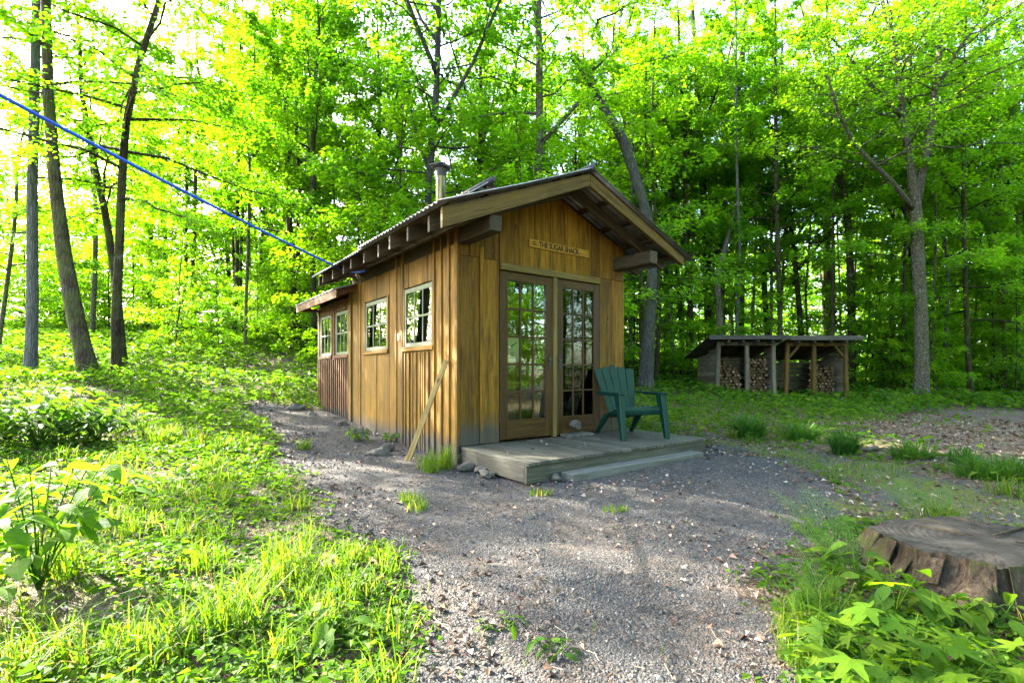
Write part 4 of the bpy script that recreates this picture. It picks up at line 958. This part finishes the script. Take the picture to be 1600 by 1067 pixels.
for i, (t, y, k, sc_t) in enumerate([(-.80,36,3,1.1),(-.74,31,5,1.1),(-.70,32,1,1.05),(-.58,33,6,1.1),(-.46,31,3,1.)]):
    x = t*y; gl = grp(x, y, "tree"); put_tree("tree", protos[k], (x, y, h1(x, y)-.05), i*1.9, sc_t, gl[1], "tree", gl[0])
def oksap(x, y):
    t = x/y
    if t < -.5 and y < 24: return False
    if t > .3 and y < 18.6: return False
    if .3 < t < .44 and y < 21.5: return False
    if -.35 < t < .05 and y < 13.5: return False
    if .05 <= t <= .3 and y < 17.5: return False
    if -.5 <= t <= -.35 and y < 17: return False
    return True
for i, (x, y) in enumerate(spread_pts(84, lambda r: r.uniform(13.5, 34), lambda r, y: r.uniform(-1.1, 1.12)*y, 1.3, 22, oksap)):
    k = int(rr.integers(0, 5)); gl = grp(x, y, "sap")
    put_tree("sapling", saps[k], (x, y, h1(x, y)-.03), rr.uniform(0, 6.28), rr.uniform(.75, 1.4), gl[1], "sapling", gl[0])
poles = [grow_tree(700+k, stem_line((15,17,13,16)[k], .03, 720+k, .3), [(.07,.095,.06,.085)[k], .055, .04, .015], nb=18, t0=(.5,.58,.45,.55)[k], Lmax=2.1, leaves=5200, lsize=.125, bark_m=('bark_pale','bark_brown','bark_pale','bark_silver')[k], up=(.2,1.), flare=1.2) for k in range(4)]
PG = {0: ("thin bare stemmed pole tree standing in the woods left of the shack", "pole trees left of the shack"), 1: ("thin bare stemmed pole tree standing in the woods right of the shack", "pole trees right of the shack")}
for i, (x, y) in enumerate(spread_pts(46, lambda r: r.uniform(17, 27), lambda r, y: (r.uniform(-.62, -.36) if r.random() < .25 else r.uniform(.22, 1.08))*y, 1.0, 23, lambda x, y: not (x/y > .36 and y < 18.6))):
    lb, g_ = PG[int(x > 0)]; put_tree("pole_tree", poles[i % 4], (x, y, h1(x, y)-.05), i*1.1, rr.uniform(.85, 1.15), lb, "tree", g_)
r_ = np.random.default_rng(77)
for i in range(16):
    t = r_.uniform(-.72, -.40); y = r_.uniform(17.5, 27); x = t*y
    put_tree("sapling", saps[int(r_.integers(0, 5))], (x, y, h1(x, y)-.03), r_.uniform(0, 6.28), r_.uniform(.45, .8), "small bright sapling at the sunny edge of the meadow left of the shack", "sapling", "saplings at the sunny meadow edge")
for i in range(11):
    t = r_.uniform(.62, 1.1); y = r_.uniform(18.5, 22); x = t*y
    put_tree("sapling", saps[(1, 3, 1, 0, 4)[i % 5]], (x, y, h1(x, y)-.03), r_.uniform(0, 6.28), r_.uniform(.6, .95), "low layered sapling at the wood edge behind the dirt clearing", "sapling", "saplings along the wood edge behind the dirt clearing")
# trees beside and behind the camera: shade on the gravel, reflections in the doors
for i, (x, y, k) in enumerate([(13,1,0),(16,-3,3),(11,-6,1),(19,3,2),(20,-7,4),(15,-10,6),(24,-2,5),(9,-11,3),(18,-2,0),(21,0,2),(14,-1.5,5),(27,-5,3),(24,-9,1),(12,-3.5,2),(34,-3,0),(32,2,6),(29,-12,4),(26,5,1),(13,6.5,5),(22,-13,0),(17,8,4),(30,-8,2)]):
    put_tree("tree", protos[k], (x, y, h1(x, y)-.05), i*1.7, 1., "tall leafy tree " + ("reflected in the glass doors" if x > 0 else "beyond the left edge of the meadow"), "tree", "trees reflected in the doors" if x > 0 else "trees beyond the left edge of the meadow")
for i, (x, y, k) in enumerate([(9.5,1.5,1),(11,-2.5,4),(12.5,3.5,0),(8.5,-5,2),(14,-6,3),(16,.5,1),(10.5,.2,3),(13,-2.2,3),(11.8,-4.4,1),(15.5,-3,4),(17,-5.5,3),(18.5,-1,1),(14,1.2,3)]):
    put_tree("sapling", saps[k], (x, y, h1(x, y)-.05), i*2.1, 1., "low leafy sapling reflected in the glass doors", "sapling", "saplings reflected in the doors")
# dark conifers beyond the meadow
def conifer(seed, h):
    r = np.random.default_rng(seed); mb = MB(); tp = stem_line(h, .01, seed, .1); mb.tube(tp, np.linspace(.17, .02, len(tp)), 7); P=[];D=[]
    for i in range(70):
        u = .06+.93*i/70; p0 = polyint(tp, u); L = 2.6*(1-u)**.8*r.uniform(.7, 1.1)+.15; az = i*2.4; d = np.array([math.cos(az), math.sin(az), -.12])
        mb.tube([p0, p0+d*L*.5, p0+d*L-(0,0,.15*L)], [.02,.012,.004], 4, cap=False)
        q = int(130*L/2); f = r.uniform(.1, 1, q); s = np.array([-d[1], d[0], 0]); w = r.normal(0, .22, q)*L*(1.1-f)
        P.append(p0+d*(L*f)[:, None]+s*w[:, None]-np.c_[f*0, f*0, .15*L*f**2+np.abs(w)*.25]); D.append(d+s*np.sign(w)[:, None]*.8+r.normal(0, .2, (q, 3)))
    P = np.concatenate(P); D = np.concatenate(D); n = len(P)
    return mb.mesh("trunk", M['bark_brown'], True), leaf_mesh("crown", P, D, np.c_[r.normal(0,.3,n), r.normal(0,.3,n), np.ones(n)], r.uniform(.18,.34,n), np.full(n, .07), M['needle'])
con = [conifer(300, 9), conifer(301, 12)]
for i, (x, y) in enumerate([(-44,41),(-40,43),(-36,42),(-31,43),(-27,42),(-23,41),(-47,38),(-19,42),(-33,46),(-42,47),(22,27),(26,30),(11,38)]):
    put_tree("conifer", con[i % 2], (x, y, h1(x, y)-.1), i, rr.uniform(.8, 1.1), "dark evergreen " + ("at the far edge of the meadow" if x < 0 else "among the maples behind the woodsheds"), "tree", "dark evergreens beyond the meadow" if x < 0 else "dark evergreens behind the woodsheds")
# far woods: one mass
n = 80000; th = np.where(rr.random(n) < .55, rr.uniform(-1.0, 1.0, n), rr.uniform(-math.pi, math.pi, n)); dd = rr.uniform(50, 70, n); zz = rr.beta(1.3, 1.4, n)
x = np.sin(th)*dd; y = np.cos(th)*dd; top = 12+3*vnoise(x, y, .15, 8)
P = np.c_[x, y, H(x, y)+zz*top]; P[:, :2] += vnoise(x, P[:, 2]*1.3, .8, 4)[:, None]*1.2
me = leaf_mesh("far_woods", P, rr.normal(0, 1, (n, 3))*(1, 1, .4), np.c_[rr.normal(0, .4, n), rr.normal(0, .4, n), np.ones(n)], rr.uniform(.35, .7, n), rr.uniform(.25, .5, n), M['leaf'])
tag(link("far_woods", me), kind="stuff")

# ------------------------------------------------------------------ ground cover, grass, litter, pebbles
def GZ_(x, y):
    nr = np.exp(-((x/12)**2+(y/14)**2)); g_, _, _ = masks(x, y)
    return H(x, y)+nr*(vnoise(x, y, 2.1, 3)*.018+vnoise(x, y, 6.0, 4)*.007*(1-g_*.5))+(1-nr)*vnoise(x, y, .7, 5)*.06
def polar(n, r0, r1, seed, pw=1., amax=.86):
    r = np.random.default_rng(seed); th = r.uniform(-amax, amax, n); d = r0+(r1-r0)*r.random(n)**pw
    return np.sin(th)*d, np.cos(th)*d, r
def inshack(x, y, pad=.0):
    c, s = math.cos(SR), math.sin(SR); X = (x-SX)*c+(y-SY)*s; Y = -(x-SX)*s+(y-SY)*c
    return ((X > -.06-pad) & (X < 2.9+pad) & (Y > -.02) & (Y < 5.8)) | ((X > -.02) & (X < 2.96) & (Y > -1.24) & (Y < .1)) | ((X > .40) & (X < 2.64) & (Y > -1.43) & (Y < -1.1))
def instump(x, y, k=1.): return ((x-2.5)/(.60*k))**2+((y-2.6)/(.52*k))**2 < 1
def blades(name, X, Y, h, w, lean, mat, seed, parent=None, azim=None, z=None, rn=None):
    r = np.random.default_rng(seed); n = len(X); Z = GZ_(X, Y)-.01 if z is None else z
    az = r.uniform(0, 6.28, n) if azim is None else azim; d = np.c_[np.cos(az), np.sin(az), np.zeros(n)]
    fa = az+r.normal(1.57, .5, n); s = np.c_[np.cos(fa), np.sin(fa), np.zeros(n)]*w[:, None]*.5
    B = np.c_[X, Y, Z]; up = np.array([0, 0, 1.])
    mid = B+up*h[:, None]*.55+d*(lean*h*.22)[:, None]; m2 = B+up*(h*.88)[:, None]*(1-.12*lean[:, None])+d*(lean*h*.55)[:, None]
    tip = B+up*(h*(1-.32*lean))[:, None]+d*(lean*h*.95)[:, None]
    V = np.stack([B-s, B+s, mid-s*.95, mid+s*.95, m2-s*.6, m2+s*.6, tip], 1).reshape(-1, 3)
    i = np.arange(n)[:, None]*7
    Q = np.concatenate([i+[0,1,3,2], i+[2,3,5,4]]); T3 = i+[4,5,6]
    rv = rnds(n) if rn is None else rn
    return link(name, np_mesh(name, V, [Q, T3], mat, np.repeat(rv, 7)), parent)
# -- grass
x, y, r = polar(150000, 1.25, 15, 31, 1.25)
g_, p_, c_ = masks(x, y); dens = np.clip(.52+.5*vnoise(x, y, 1.3, 21)+.3*vnoise(x, y, 3.7, 22), .03, 1)
left = sstep(.6, -.4, x+.12*y)
keep = r.random(len(x)) < np.clip((1-np.maximum(g_*1.02, np.maximum(p_*.80, c_*.95)))*dens*(.35+.65*np.maximum(np.maximum(left, p_), 1.4*sstep(6.5, 9, y)))+.012*(g_ > .5)*(vnoise(x, y, 2., 23) > .9), 0, 1)
keep &= ~inshack(x, y) & ~instump(x, y) & ~((x > .9) & (y < 3.2) & (r.random(len(x)) < .72))
x, y = x[keep], y[keep]; d = np.hypot(x, y); n = len(x)
tall = np.clip(.55+.45*vnoise(x, y, .9, 24), .1, 1.2)
h = (.03+.085*tall*r.beta(2, 2, n)*1.3); w = (.0022+.0007*d)*r.uniform(.7, 1.3, n)
GX_, GY_, GH, GW, GL = [x], [y], [h], [w], [r.uniform(.15, 1., n)]
# tufts
tx, ty, r = polar(900, 1.5, 11, 32, 1.1, .8); g2, p2, c2 = masks(tx, ty)
k = ~((tx > .9) & (ty < 3.4)) & (r.random(len(tx)) < (1-np.maximum(g2, np.maximum(p2, c2)*.95))*.42) & ~inshack(tx, ty, .1) & ~instump(tx, ty, 1.2); tx, ty = tx[k], ty[k]
spots = [(440,905,.30),(400,930,.22),(455,890,.3),(330,890,.25),(300,1010,.28),(350,1000,.32),(380,985,.32),(100,905,.25),(90,880,.25),(60,1060,.25),(130,1060,.25),(480,905,.25),(545,880,.16),(570,930,.14),(690,732,.34),(675,738,.3),(700,730,.34),(665,735,.22),(475,700,.18),(650,800,.14),(640,790,.12),(960,800,.08),(845,775,.1),(300,690,.3),(270,690,.32),(250,700,.3),(320,700,.26),(345,705,.24),(230,690,.3),(1240,1000,.24),(1255,1045,.2),(1290,960,.22),(1480,820,.22),(1465,815,.22),(575,985,.15),(520,960,.2),(500,990,.2),(430,1040,.25),(250,1050,.25)]
S = [ground_px(a, b)+(c,) for a, b, c in spots]
tx = np.r_[tx, [s[0] for s in S]]; ty = np.r_[ty, [s[1] for s in S]]; th_ = np.r_[r.uniform(.08, .22, len(tx)-len(S)), [s[2]*.82 for s in S]]; nb_ = np.r_[r.integers(14, 46, len(tx)-len(S)), np.full(len(S), 70)]
tid = np.repeat(np.arange(len(tx)), nb_); m = len(tid); a = r.uniform(0, 6.28, m); q = r.random(m)**.6*.09
x = tx[tid]+np.cos(a)*q; y = ty[tid]+np.sin(a)*q; d = np.hypot(x, y)
GX_.append(x); GY_.append(y); GH.append(th_[tid]*r.uniform(.55, 1.2, m)); GW.append((.0034+.0006*d)*r.uniform(.7, 1.3, m)); GL.append(r.uniform(.2, 1.15, m))
X = np.concatenate(GX_); Y = np.concatenate(GY_)
tag(blades("grass", X, Y, np.concatenate(GH), np.concatenate(GW), np.concatenate(GL), M['grass'], 33), kind="stuff")
# -- broad-leaved ground cover
x, y, r = polar(190000, 1.3, 42, 41, 1.75, .88); d = np.hypot(x, y)
g_, p_, c_ = masks(x, y)
dens = np.clip(.8+.45*vnoise(x, y, .9, 42)+.3*vnoise(x, y, 2.9, 43), .03, 1)
left = sstep(1.2, -.6, x+.1*y); wood_ = sstep(13, 17, y)
keep = (r.random(len(x)) < (1-np.maximum(g_*1.03, np.maximum(p_, c_*.96)))*dens*np.clip(.3+.7*np.maximum(np.maximum(left, wood_), np.maximum((y < 3.4)*(x > .9), .3*sstep(7, 10, y))), 0, 1)) & ~inshack(x, y) & ~instump(x, y)
x, y, d = x[keep], y[keep], d[keep]; n = len(x)
lift = np.clip(.05+.05*vnoise(x, y, 1.1, 44)+.02*np.maximum(0, d-6), .015, .45)
z = GZ_(x, y)+lift*r.uniform(.1, 1.25, n)
L = (.022+.0075*d)*r.uniform(.6, 1.4, n); az = r.uniform(0, 6.28, n)
me = leaf_mesh("ground_cover", np.c_[x, y, z], np.c_[np.cos(az), np.sin(az), r.normal(-.05, .25, n)], np.c_[r.normal(0, .38, n), r.normal(0, .38, n), np.ones(n)], L, L*r.uniform(.5, .85, n), M['herb'])
tag(link("ground_cover", me), kind="stuff")
# -- dead leaves
x, y, r = polar(26000, 1.3, 16, 51, 1.2, .86); g_, p_, c_ = masks(x, y); edge = np.exp(-(sdist(x, y, GRAVEL)/.35)**2)
keep = (r.random(len(x)) < np.clip(.24+.8*edge+.95*c_-.18*g_+.25*vnoise(x, y, 1.5, 52), .02, 1)) & ~inshack(x, y) & ~instump(x, y)
x, y = x[keep], y[keep]; dk = np.array([sw(a_, b_)[:2] for a_, b_ in zip(r.uniform(.05, 2.85, 46), -r.beta(1., 1.6, 46)*1.15-.05)]); ng = len(x); x = np.r_[x, dk[:, 0]]; y = np.r_[y, dk[:, 1]]; zl = GZ_(x, y)+.004; zl[ng:] = .2035
n = len(x); d = np.hypot(x, y); az = r.uniform(0, 6.28, n); L = (.028+.004*d)*r.uniform(.4, 1.3, n)
me = leaf_mesh("leaf_litter", np.c_[x, y, zl+r.random(n)*np.where(np.arange(n) < ng, .018, .004)], np.c_[np.cos(az), np.sin(az), r.normal(0, .25, n)], np.c_[r.normal(0, .4, n), r.normal(0, .4, n), np.ones(n)], L, L*r.uniform(.45, .8, n), M['litter'], r.random(n), fold=.4)
tag(link("leaf_litter", me), kind="stuff")
# -- loose gravel
x, y, r = polar(120000, 1.35, 9, 61, 1.35, .8); g_, p_, c_ = masks(x, y)
keep = (r.random(len(x)) < np.clip(g_*.9+p_*.35, 0, 1)*(.75+.25*vnoise(x, y, 3., 62))) & ~inshack(x, y) & ~instump(x, y); x, y = x[keep], y[keep]; n = len(x)
s = (.0026+.0009*np.hypot(x, y))*np.exp(r.normal(0, .42, n))
O6 = np.array([(1,0,0),(0,1,0),(-1,0,0),(0,-1,0),(0,0,1)], float); a = r.uniform(0, 6.28, n); ca_, sa_ = np.cos(a), np.sin(a)
Vp = O6[None]*(s[:, None]*r.uniform(.6, 1.25, (n, 5)))[..., None]; Vp[..., 2] *= .75
Vx = Vp[..., 0]*ca_[:, None]-Vp[..., 1]*sa_[:, None]; Vy = Vp[..., 0]*sa_[:, None]+Vp[..., 1]*ca_[:, None]
Vp = np.stack([Vx+x[:, None]+Vp[..., 2]*r.normal(0, .35, (n, 1)), Vy+y[:, None]+Vp[..., 2]*r.normal(0, .35, (n, 1)), Vp[..., 2]+(GZ_(x, y)+.0005)[:, None]], -1).reshape(-1, 3)
i5 = np.arange(n)[:, None]*5; Tp = np.concatenate([i5+[0,1,4], i5+[1,2,4], i5+[2,3,4], i5+[3,0,4]])
tag(link("gravel", np_mesh("gravel", Vp, Tp, M['pebble'], np.repeat(np.clip(r.beta(1.6, 1.9, n), 0, 1), 5))), kind="stuff")
# -- twigs
tw = MB(); r = np.random.default_rng(71)
for i in range(70):
    xx, yy = ground_px(r.uniform(500, 1300), r.uniform(760, 1060)); zz = h1(xx, yy)+.012; a = r.uniform(0, 6.28); L = r.uniform(.05, .22)
    tw.tube([(xx, yy, zz), (xx+math.cos(a)*L*.5, yy+math.sin(a)*L*.5, zz+.006), (xx+math.cos(a+.3)*L, yy+math.sin(a+.3)*L, zz)], .0022, 4, cap=False)
tag(tw.build("twig_litter", M['slab']), kind="stuff")

# ------------------------------------------------------------------ single plants
CL = ["rounded dark green clump nearest the deck in the row along the track", "second clump from the deck in the row along the track", "third clump from the deck, pale and upright, beside a small stone", "fourth clump from the deck, spreading, in dead leaves", "fifth clump, small, just before the long strip of blades", "long low strip of blades at the end of the row"]
for i, (px, py, hh, nb, sp) in enumerate([(1170,682,.40,420,.17),(1250,686,.33,380,.19),(1320,708,.38,340,.13),(1425,719,.28,330,.18),(1506,726,.26,200,.12),(1568,747,.28,800,.45)]):
    gx_, gy_ = ground_px(px, py); r = np.random.default_rng(400+i); a = r.uniform(0, 6.28, nb); q = r.random(nb)**.6*sp
    X = np.cos(a)*q*(1.2 if i < 5 else 1.); Y = np.sin(a)*q*(.8 if i < 5 else .35)
    e = empty("grass_clump", (gx_, gy_, h1(gx_, gy_)), 0, CL[i], "plant", "grass clumps in a row along the track")
    blades("blades", X, Y, hh*r.uniform(.45, 1.2, nb)*(1-.3*(q/sp)**2), r.uniform(.007, .013, nb), r.uniform(.15, 1.2, nb), M['iris'], 410+i, e, azim=a+r.normal(0, .5, nb), z=np.full(nb, -.02))
for px, py, s, lb in [(1361,705,.10,"pale rounded stone between the third and fourth grass clumps"),(1122,668,.09,"low stone in the grass beyond the deck end")]:
    gx_, gy_ = ground_px(px, py); o = rock("fieldstone", (s*1.3, s, s*.7), px, M['stone'], lb); o.location = (gx_, gy_, h1(gx_, gy_)+.02)

def ovate(L, W, n=5, curl=.25, fold=.18):
    """leaf outline surface along +x: returns verts, quads; two strips either side of the midrib"""
    t = np.linspace(0, 1, n+1); w = W/2*np.sin(np.pi*t**.78)**.9*(1-.12*t); w[-1] = 0; w[0] = .002
    V = [];
    for tt, ww in zip(t, w):
        z = -curl*L*tt**2
        V += [(L*tt, ww, z+fold*ww*1.2), (L*tt, 0, z), (L*tt, -ww, z+fold*ww*1.2)]
    F = []
    for i in range(n): a = 3*i; F += [(a+1, a+4, a+3, a), (a+2, a+5, a+4, a+1)]
    return np.array(V), F
def maple(S, curl=.15):
    tips = [(-2.25,.55),(-1.05,.86),(0,1.0),(1.05,.86),(2.25,.55)]; V = [(0,0,0)]; ring = []
    seq = []
    for k, (an, R) in enumerate(tips):
        for da, f in ((-.36,.50),(-.20,.74),(0,1.),(.20,.74),(.36,.50)):
            seq.append((an*.8+da*.75, R*f*(1 if da else 1)))
        if k < 4: seq.append(((an+tips[k+1][0])/2*.8, .36))
    for an, R in seq: V.append((S*R*math.cos(an), S*R*math.sin(an), -curl*S*R*R+.05*S*math.cos(5*an/.84)*R*.5))
    return np.array(V), [(0, i, i+1) for i in range(1, len(seq))]
def orient(V, pos, az, pitch, roll):
    M_ = Matrix.Rotation(az, 3, 'Z') @ Matrix.Rotation(pitch, 3, 'Y') @ Matrix.Rotation(roll, 3, 'X'); return V@np.array(M_).T+np.asarray(pos)
def stem_plant(name, px, py, h, stems, leaf, mat, label, seed, cat="plant", spread=.25, lsize=(.1,.16), per=5, group=None, lean=None, zg=None, base=None):
    r = np.random.default_rng(seed); gx_, gy_ = ground_px(px, py) if base is None else base
    e = empty(name, (gx_, gy_, h1(gx_, gy_)), 0, label, cat, group); st_, lf = MB(), MB()
    for s in range(stems):
        a = r.uniform(0, 6.28); tip = np.array([math.cos(a)*spread*r.uniform(.3, 1), math.sin(a)*spread*r.uniform(.3, 1), h*r.uniform(.6, 1.05)])
        if lean is not None: tip[:2] += np.array(lean)*r.uniform(.4, 1)
        pts = np.array([tip*(t, t, t**.75) for t in np.linspace(0, 1, 5)])+(0, 0, -.01); st_.tube(pts, np.linspace(.005, .002, 5), 5, cap=False)
        for k in range(per):
            u = .35+.65*(k+r.uniform(.2, .8))/per; p = polyint(pts, u); L = r.uniform(*lsize); az = a+(1 if k % 2 else -1)*r.uniform(.3, 1.9); pl = r.uniform(.25, .8)*L
            q = p+np.array([math.cos(az), math.sin(az), .35])*pl; st_.tube([p, (p+q)/2+(0,0,.01), q], [.002,.0016,.0012], 4, cap=False)
            V, F = (ovate(L, L*r.uniform(.45, .6)) if leaf == 'ovate' else maple(L*.62)); lf.add(orient(V*(1, 1, r.uniform(.4, 2.2)), q, az, r.uniform(-.1, .5), r.normal(0, .3)), F, wc=V/L, rnd=float(np.clip(r.normal(.5, .25), 0, 1)))
    st_.build("stem", M['herb'], e, smooth=True); lf.build("foliage", M[mat], e, smooth=True); return e
# big-leaved sapling at the near left
stem_plant("broadleaf_seedling", 60, 920, .62, 12, 'ovate', 'sprout', "bright large leaved seedling leaning in at the lower left edge", 501, spread=.30, lsize=(.085,.15), per=8, lean=(.1,.0))
stem_plant("broadleaf_seedling", -40, 985, .40, 5, 'ovate', 'sprout', "cut off pale green seedling just below the large leaved one", 502, spread=.25, lsize=(.11,.16), per=4)
# shrub by the grey trunk
for i, (px, py, hh, n_, lb) in enumerate([(60,700,.62,16,"dense dark green leafy shrub below the grey trunk"),(150,690,.42,12,"lower leafy shrub spreading right of the dense one"),(10,690,.55,12,"leafy shrub cut by the left edge below the grey trunk")]):
    stem_plant("shrub", px, py, hh, n_*2, 'ovate', 'weed', lb, 510+i, "shrub", .62, (.09,.15), 8)
# maple seedlings and others at the lower right
for i, (px, py, hh, n_, lf, mt, ls, lb) in enumerate([
    (1330,1075,.22,4,'maple','sprout',(.15,.22),"bright broad maple seedling in front of the stump, lowest in the bed"),
    (1420,1040,.24,4,'maple','sprout',(.15,.21),"pale maple seedling with layered leaves at the middle of the stump bed"),
    (1500,1090,.2,4,'maple','sprout',(.13,.2),"maple seedling half cut by the bottom edge under the stump"),
    (1580,1080,.18,3,'maple','sprout',(.13,.19),"maple seedling at the bottom corner beside the stump"),
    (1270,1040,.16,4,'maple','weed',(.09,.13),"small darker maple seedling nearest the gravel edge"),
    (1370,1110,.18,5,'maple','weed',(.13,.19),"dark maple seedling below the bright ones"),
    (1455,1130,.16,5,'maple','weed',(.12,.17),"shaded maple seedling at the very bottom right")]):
    stem_plant("maple_seedling", px, py, hh, n_, lf, mt, lb, 520+i, spread=.15, lsize=ls, per=3)
for i, (px, py, hh, n_, ls, lb) in enumerate([(1345,935,.24,5,(.08,.13),"leafy weed standing against the left flank of the stump"),(1400,960,.20,5,(.08,.12),"leafy weed in front of the mossy stump face"),(1490,975,.16,4,(.06,.09),"small weed under the bright face of the stump"),(1560,985,.15,4,(.06,.09),"small weed by the right flank of the stump"),(1300,975,.15,5,(.06,.1),"low weed at the foot of the fern"),
      (250,960,.10,5,(.05,.09),"round leaved weed in the sunny grass"),(540,1000,.13,4,(.06,.1),"dark leafed weed at the grass edge of the gravel"),(545,930,.12,4,(.05,.08),"leafy weed on the dead leaves beside the gravel"),(785,985,.05,3,(.04,.07),"tiny green weed alone on the gravel"),(860,1030,.07,3,(.04,.07),"small weed near the bottom of the gravel"),(560,690,.2,6,(.08,.13),"dark green weed at the foot of the wall seam"),(610,690,.16,6,(.07,.11),"leafy weed at the wall foot beside the leaning board")]):
    stem_plant("weed", px, py, hh, n_, 'ovate', 'weed', lb, 540+i, spread=.09, lsize=ls, per=4)
# ferns
def fern(px, py, fronds, label, seed, base=None):
    r = np.random.default_rng(seed); gx_, gy_ = ground_px(px, py); e = empty("fern", (gx_, gy_, h1(gx_, gy_)), 0, label, "fern"); st_ = MB(); P, D, N, L, Wd = [], [], [], [], []
    for az, ln, rise in fronds:
        d = np.array([math.cos(az), math.sin(az), 0]); u = np.linspace(0, 1, 9); pts = d*(ln*.62*u**1.4)[:, None]; pts[:, 2] = ln*rise*(u-.36*u**2.4)
        st_.tube(pts, np.linspace(.003, .0008, 9), 4, cap=False); s = np.array([-d[1], d[0], 0])
        for t in np.linspace(.16, .98, 19):
            p = polyint(pts, t); tg = polyint(pts, min(1, t+.03))-p; tg /= np.linalg.norm(tg)+1e-9; l = ln*.20*math.sin(math.pi*min(1, (1-t)*1.0+.10))**.75*(1.15-t*.6)
            for sg in (-1, 1):
                pd = s*sg+tg*.35; pd /= np.linalg.norm(pd)
                for w in np.linspace(.15, 1, 5):       # pinnules along each pinna
                    P.append(p+pd*l*w*.92-(0, 0, .08*l*w*w)); D.append(pd*.5+tg*(.9 if w < .99 else .2)); L.append(l*.20*(1.15-w*.6)); Wd.append(l*.11); N.append(np.cross(tg, s)*1.)
                    P.append(p+pd*l*w*.92-(0, 0, .08*l*w*w)); D.append(pd*.7-tg*.9); L.append(l*.18*(1.15-w*.6)); Wd.append(l*.11); N.append(np.cross(tg, s))
    st_.build("stalk", M['fern'], e); link("frond", leaf_mesh("frond", np.array(P), np.array(D), np.array(N)*np.sign(np.array(N)[:, 2:3]+1e-6), np.array(L), np.array(Wd), M['fern'], fold=.05), e); return e
fern(1318, 925, [(2.1,.62,1.05),(2.6,.55,1.0),(1.5,.62,1.1),(1.0,.5,.95),(3.1,.5,.8),(3.7,.45,.75)], "tall feathery fern rising at the left end of the stump", 601)
fern(1295, 985, [(2.4,.42,1.0),(1.6,.40,1.1),(3.3,.4,.8),(4.4,.3,.7)], "lower fern in front of the tall one by the gravel", 602)
fern(1425, 812, [(2.2,.42,.9),(1.2,.45,.9),(.4,.36,.8),(3.,.36,.8)], "light green fern behind the stump", 603)
fern(1470, 818, [(1.8,.38,.9),(.8,.4,.85),(2.8,.3,.8)], "smaller fern behind the stump beside a grass tuft", 604)
for i, (x, y) in enumerate([(12.6,16.2),(15.5,17.2),(17.4,18.2),(11.6,17.4)]):
    px = 800+FPX*x/y; py = 580+FPX*(EYE-h1(x, y))/y
    fern(px, max(py, 590), [(a_, .8, .9) for a_ in (0.2,1.2,2.3,3.4,4.4,5.4)], ["yellow green fern at the foot of the banded maple", "fern right of the banded maple at the wood edge", "fern farthest right along the wood edge", "fern beside the braced woodshed"][i], 610+i)
print("objects", len(bpy.data.objects), "faces", sum(len(m.polygons) for m in bpy.data.meshes))
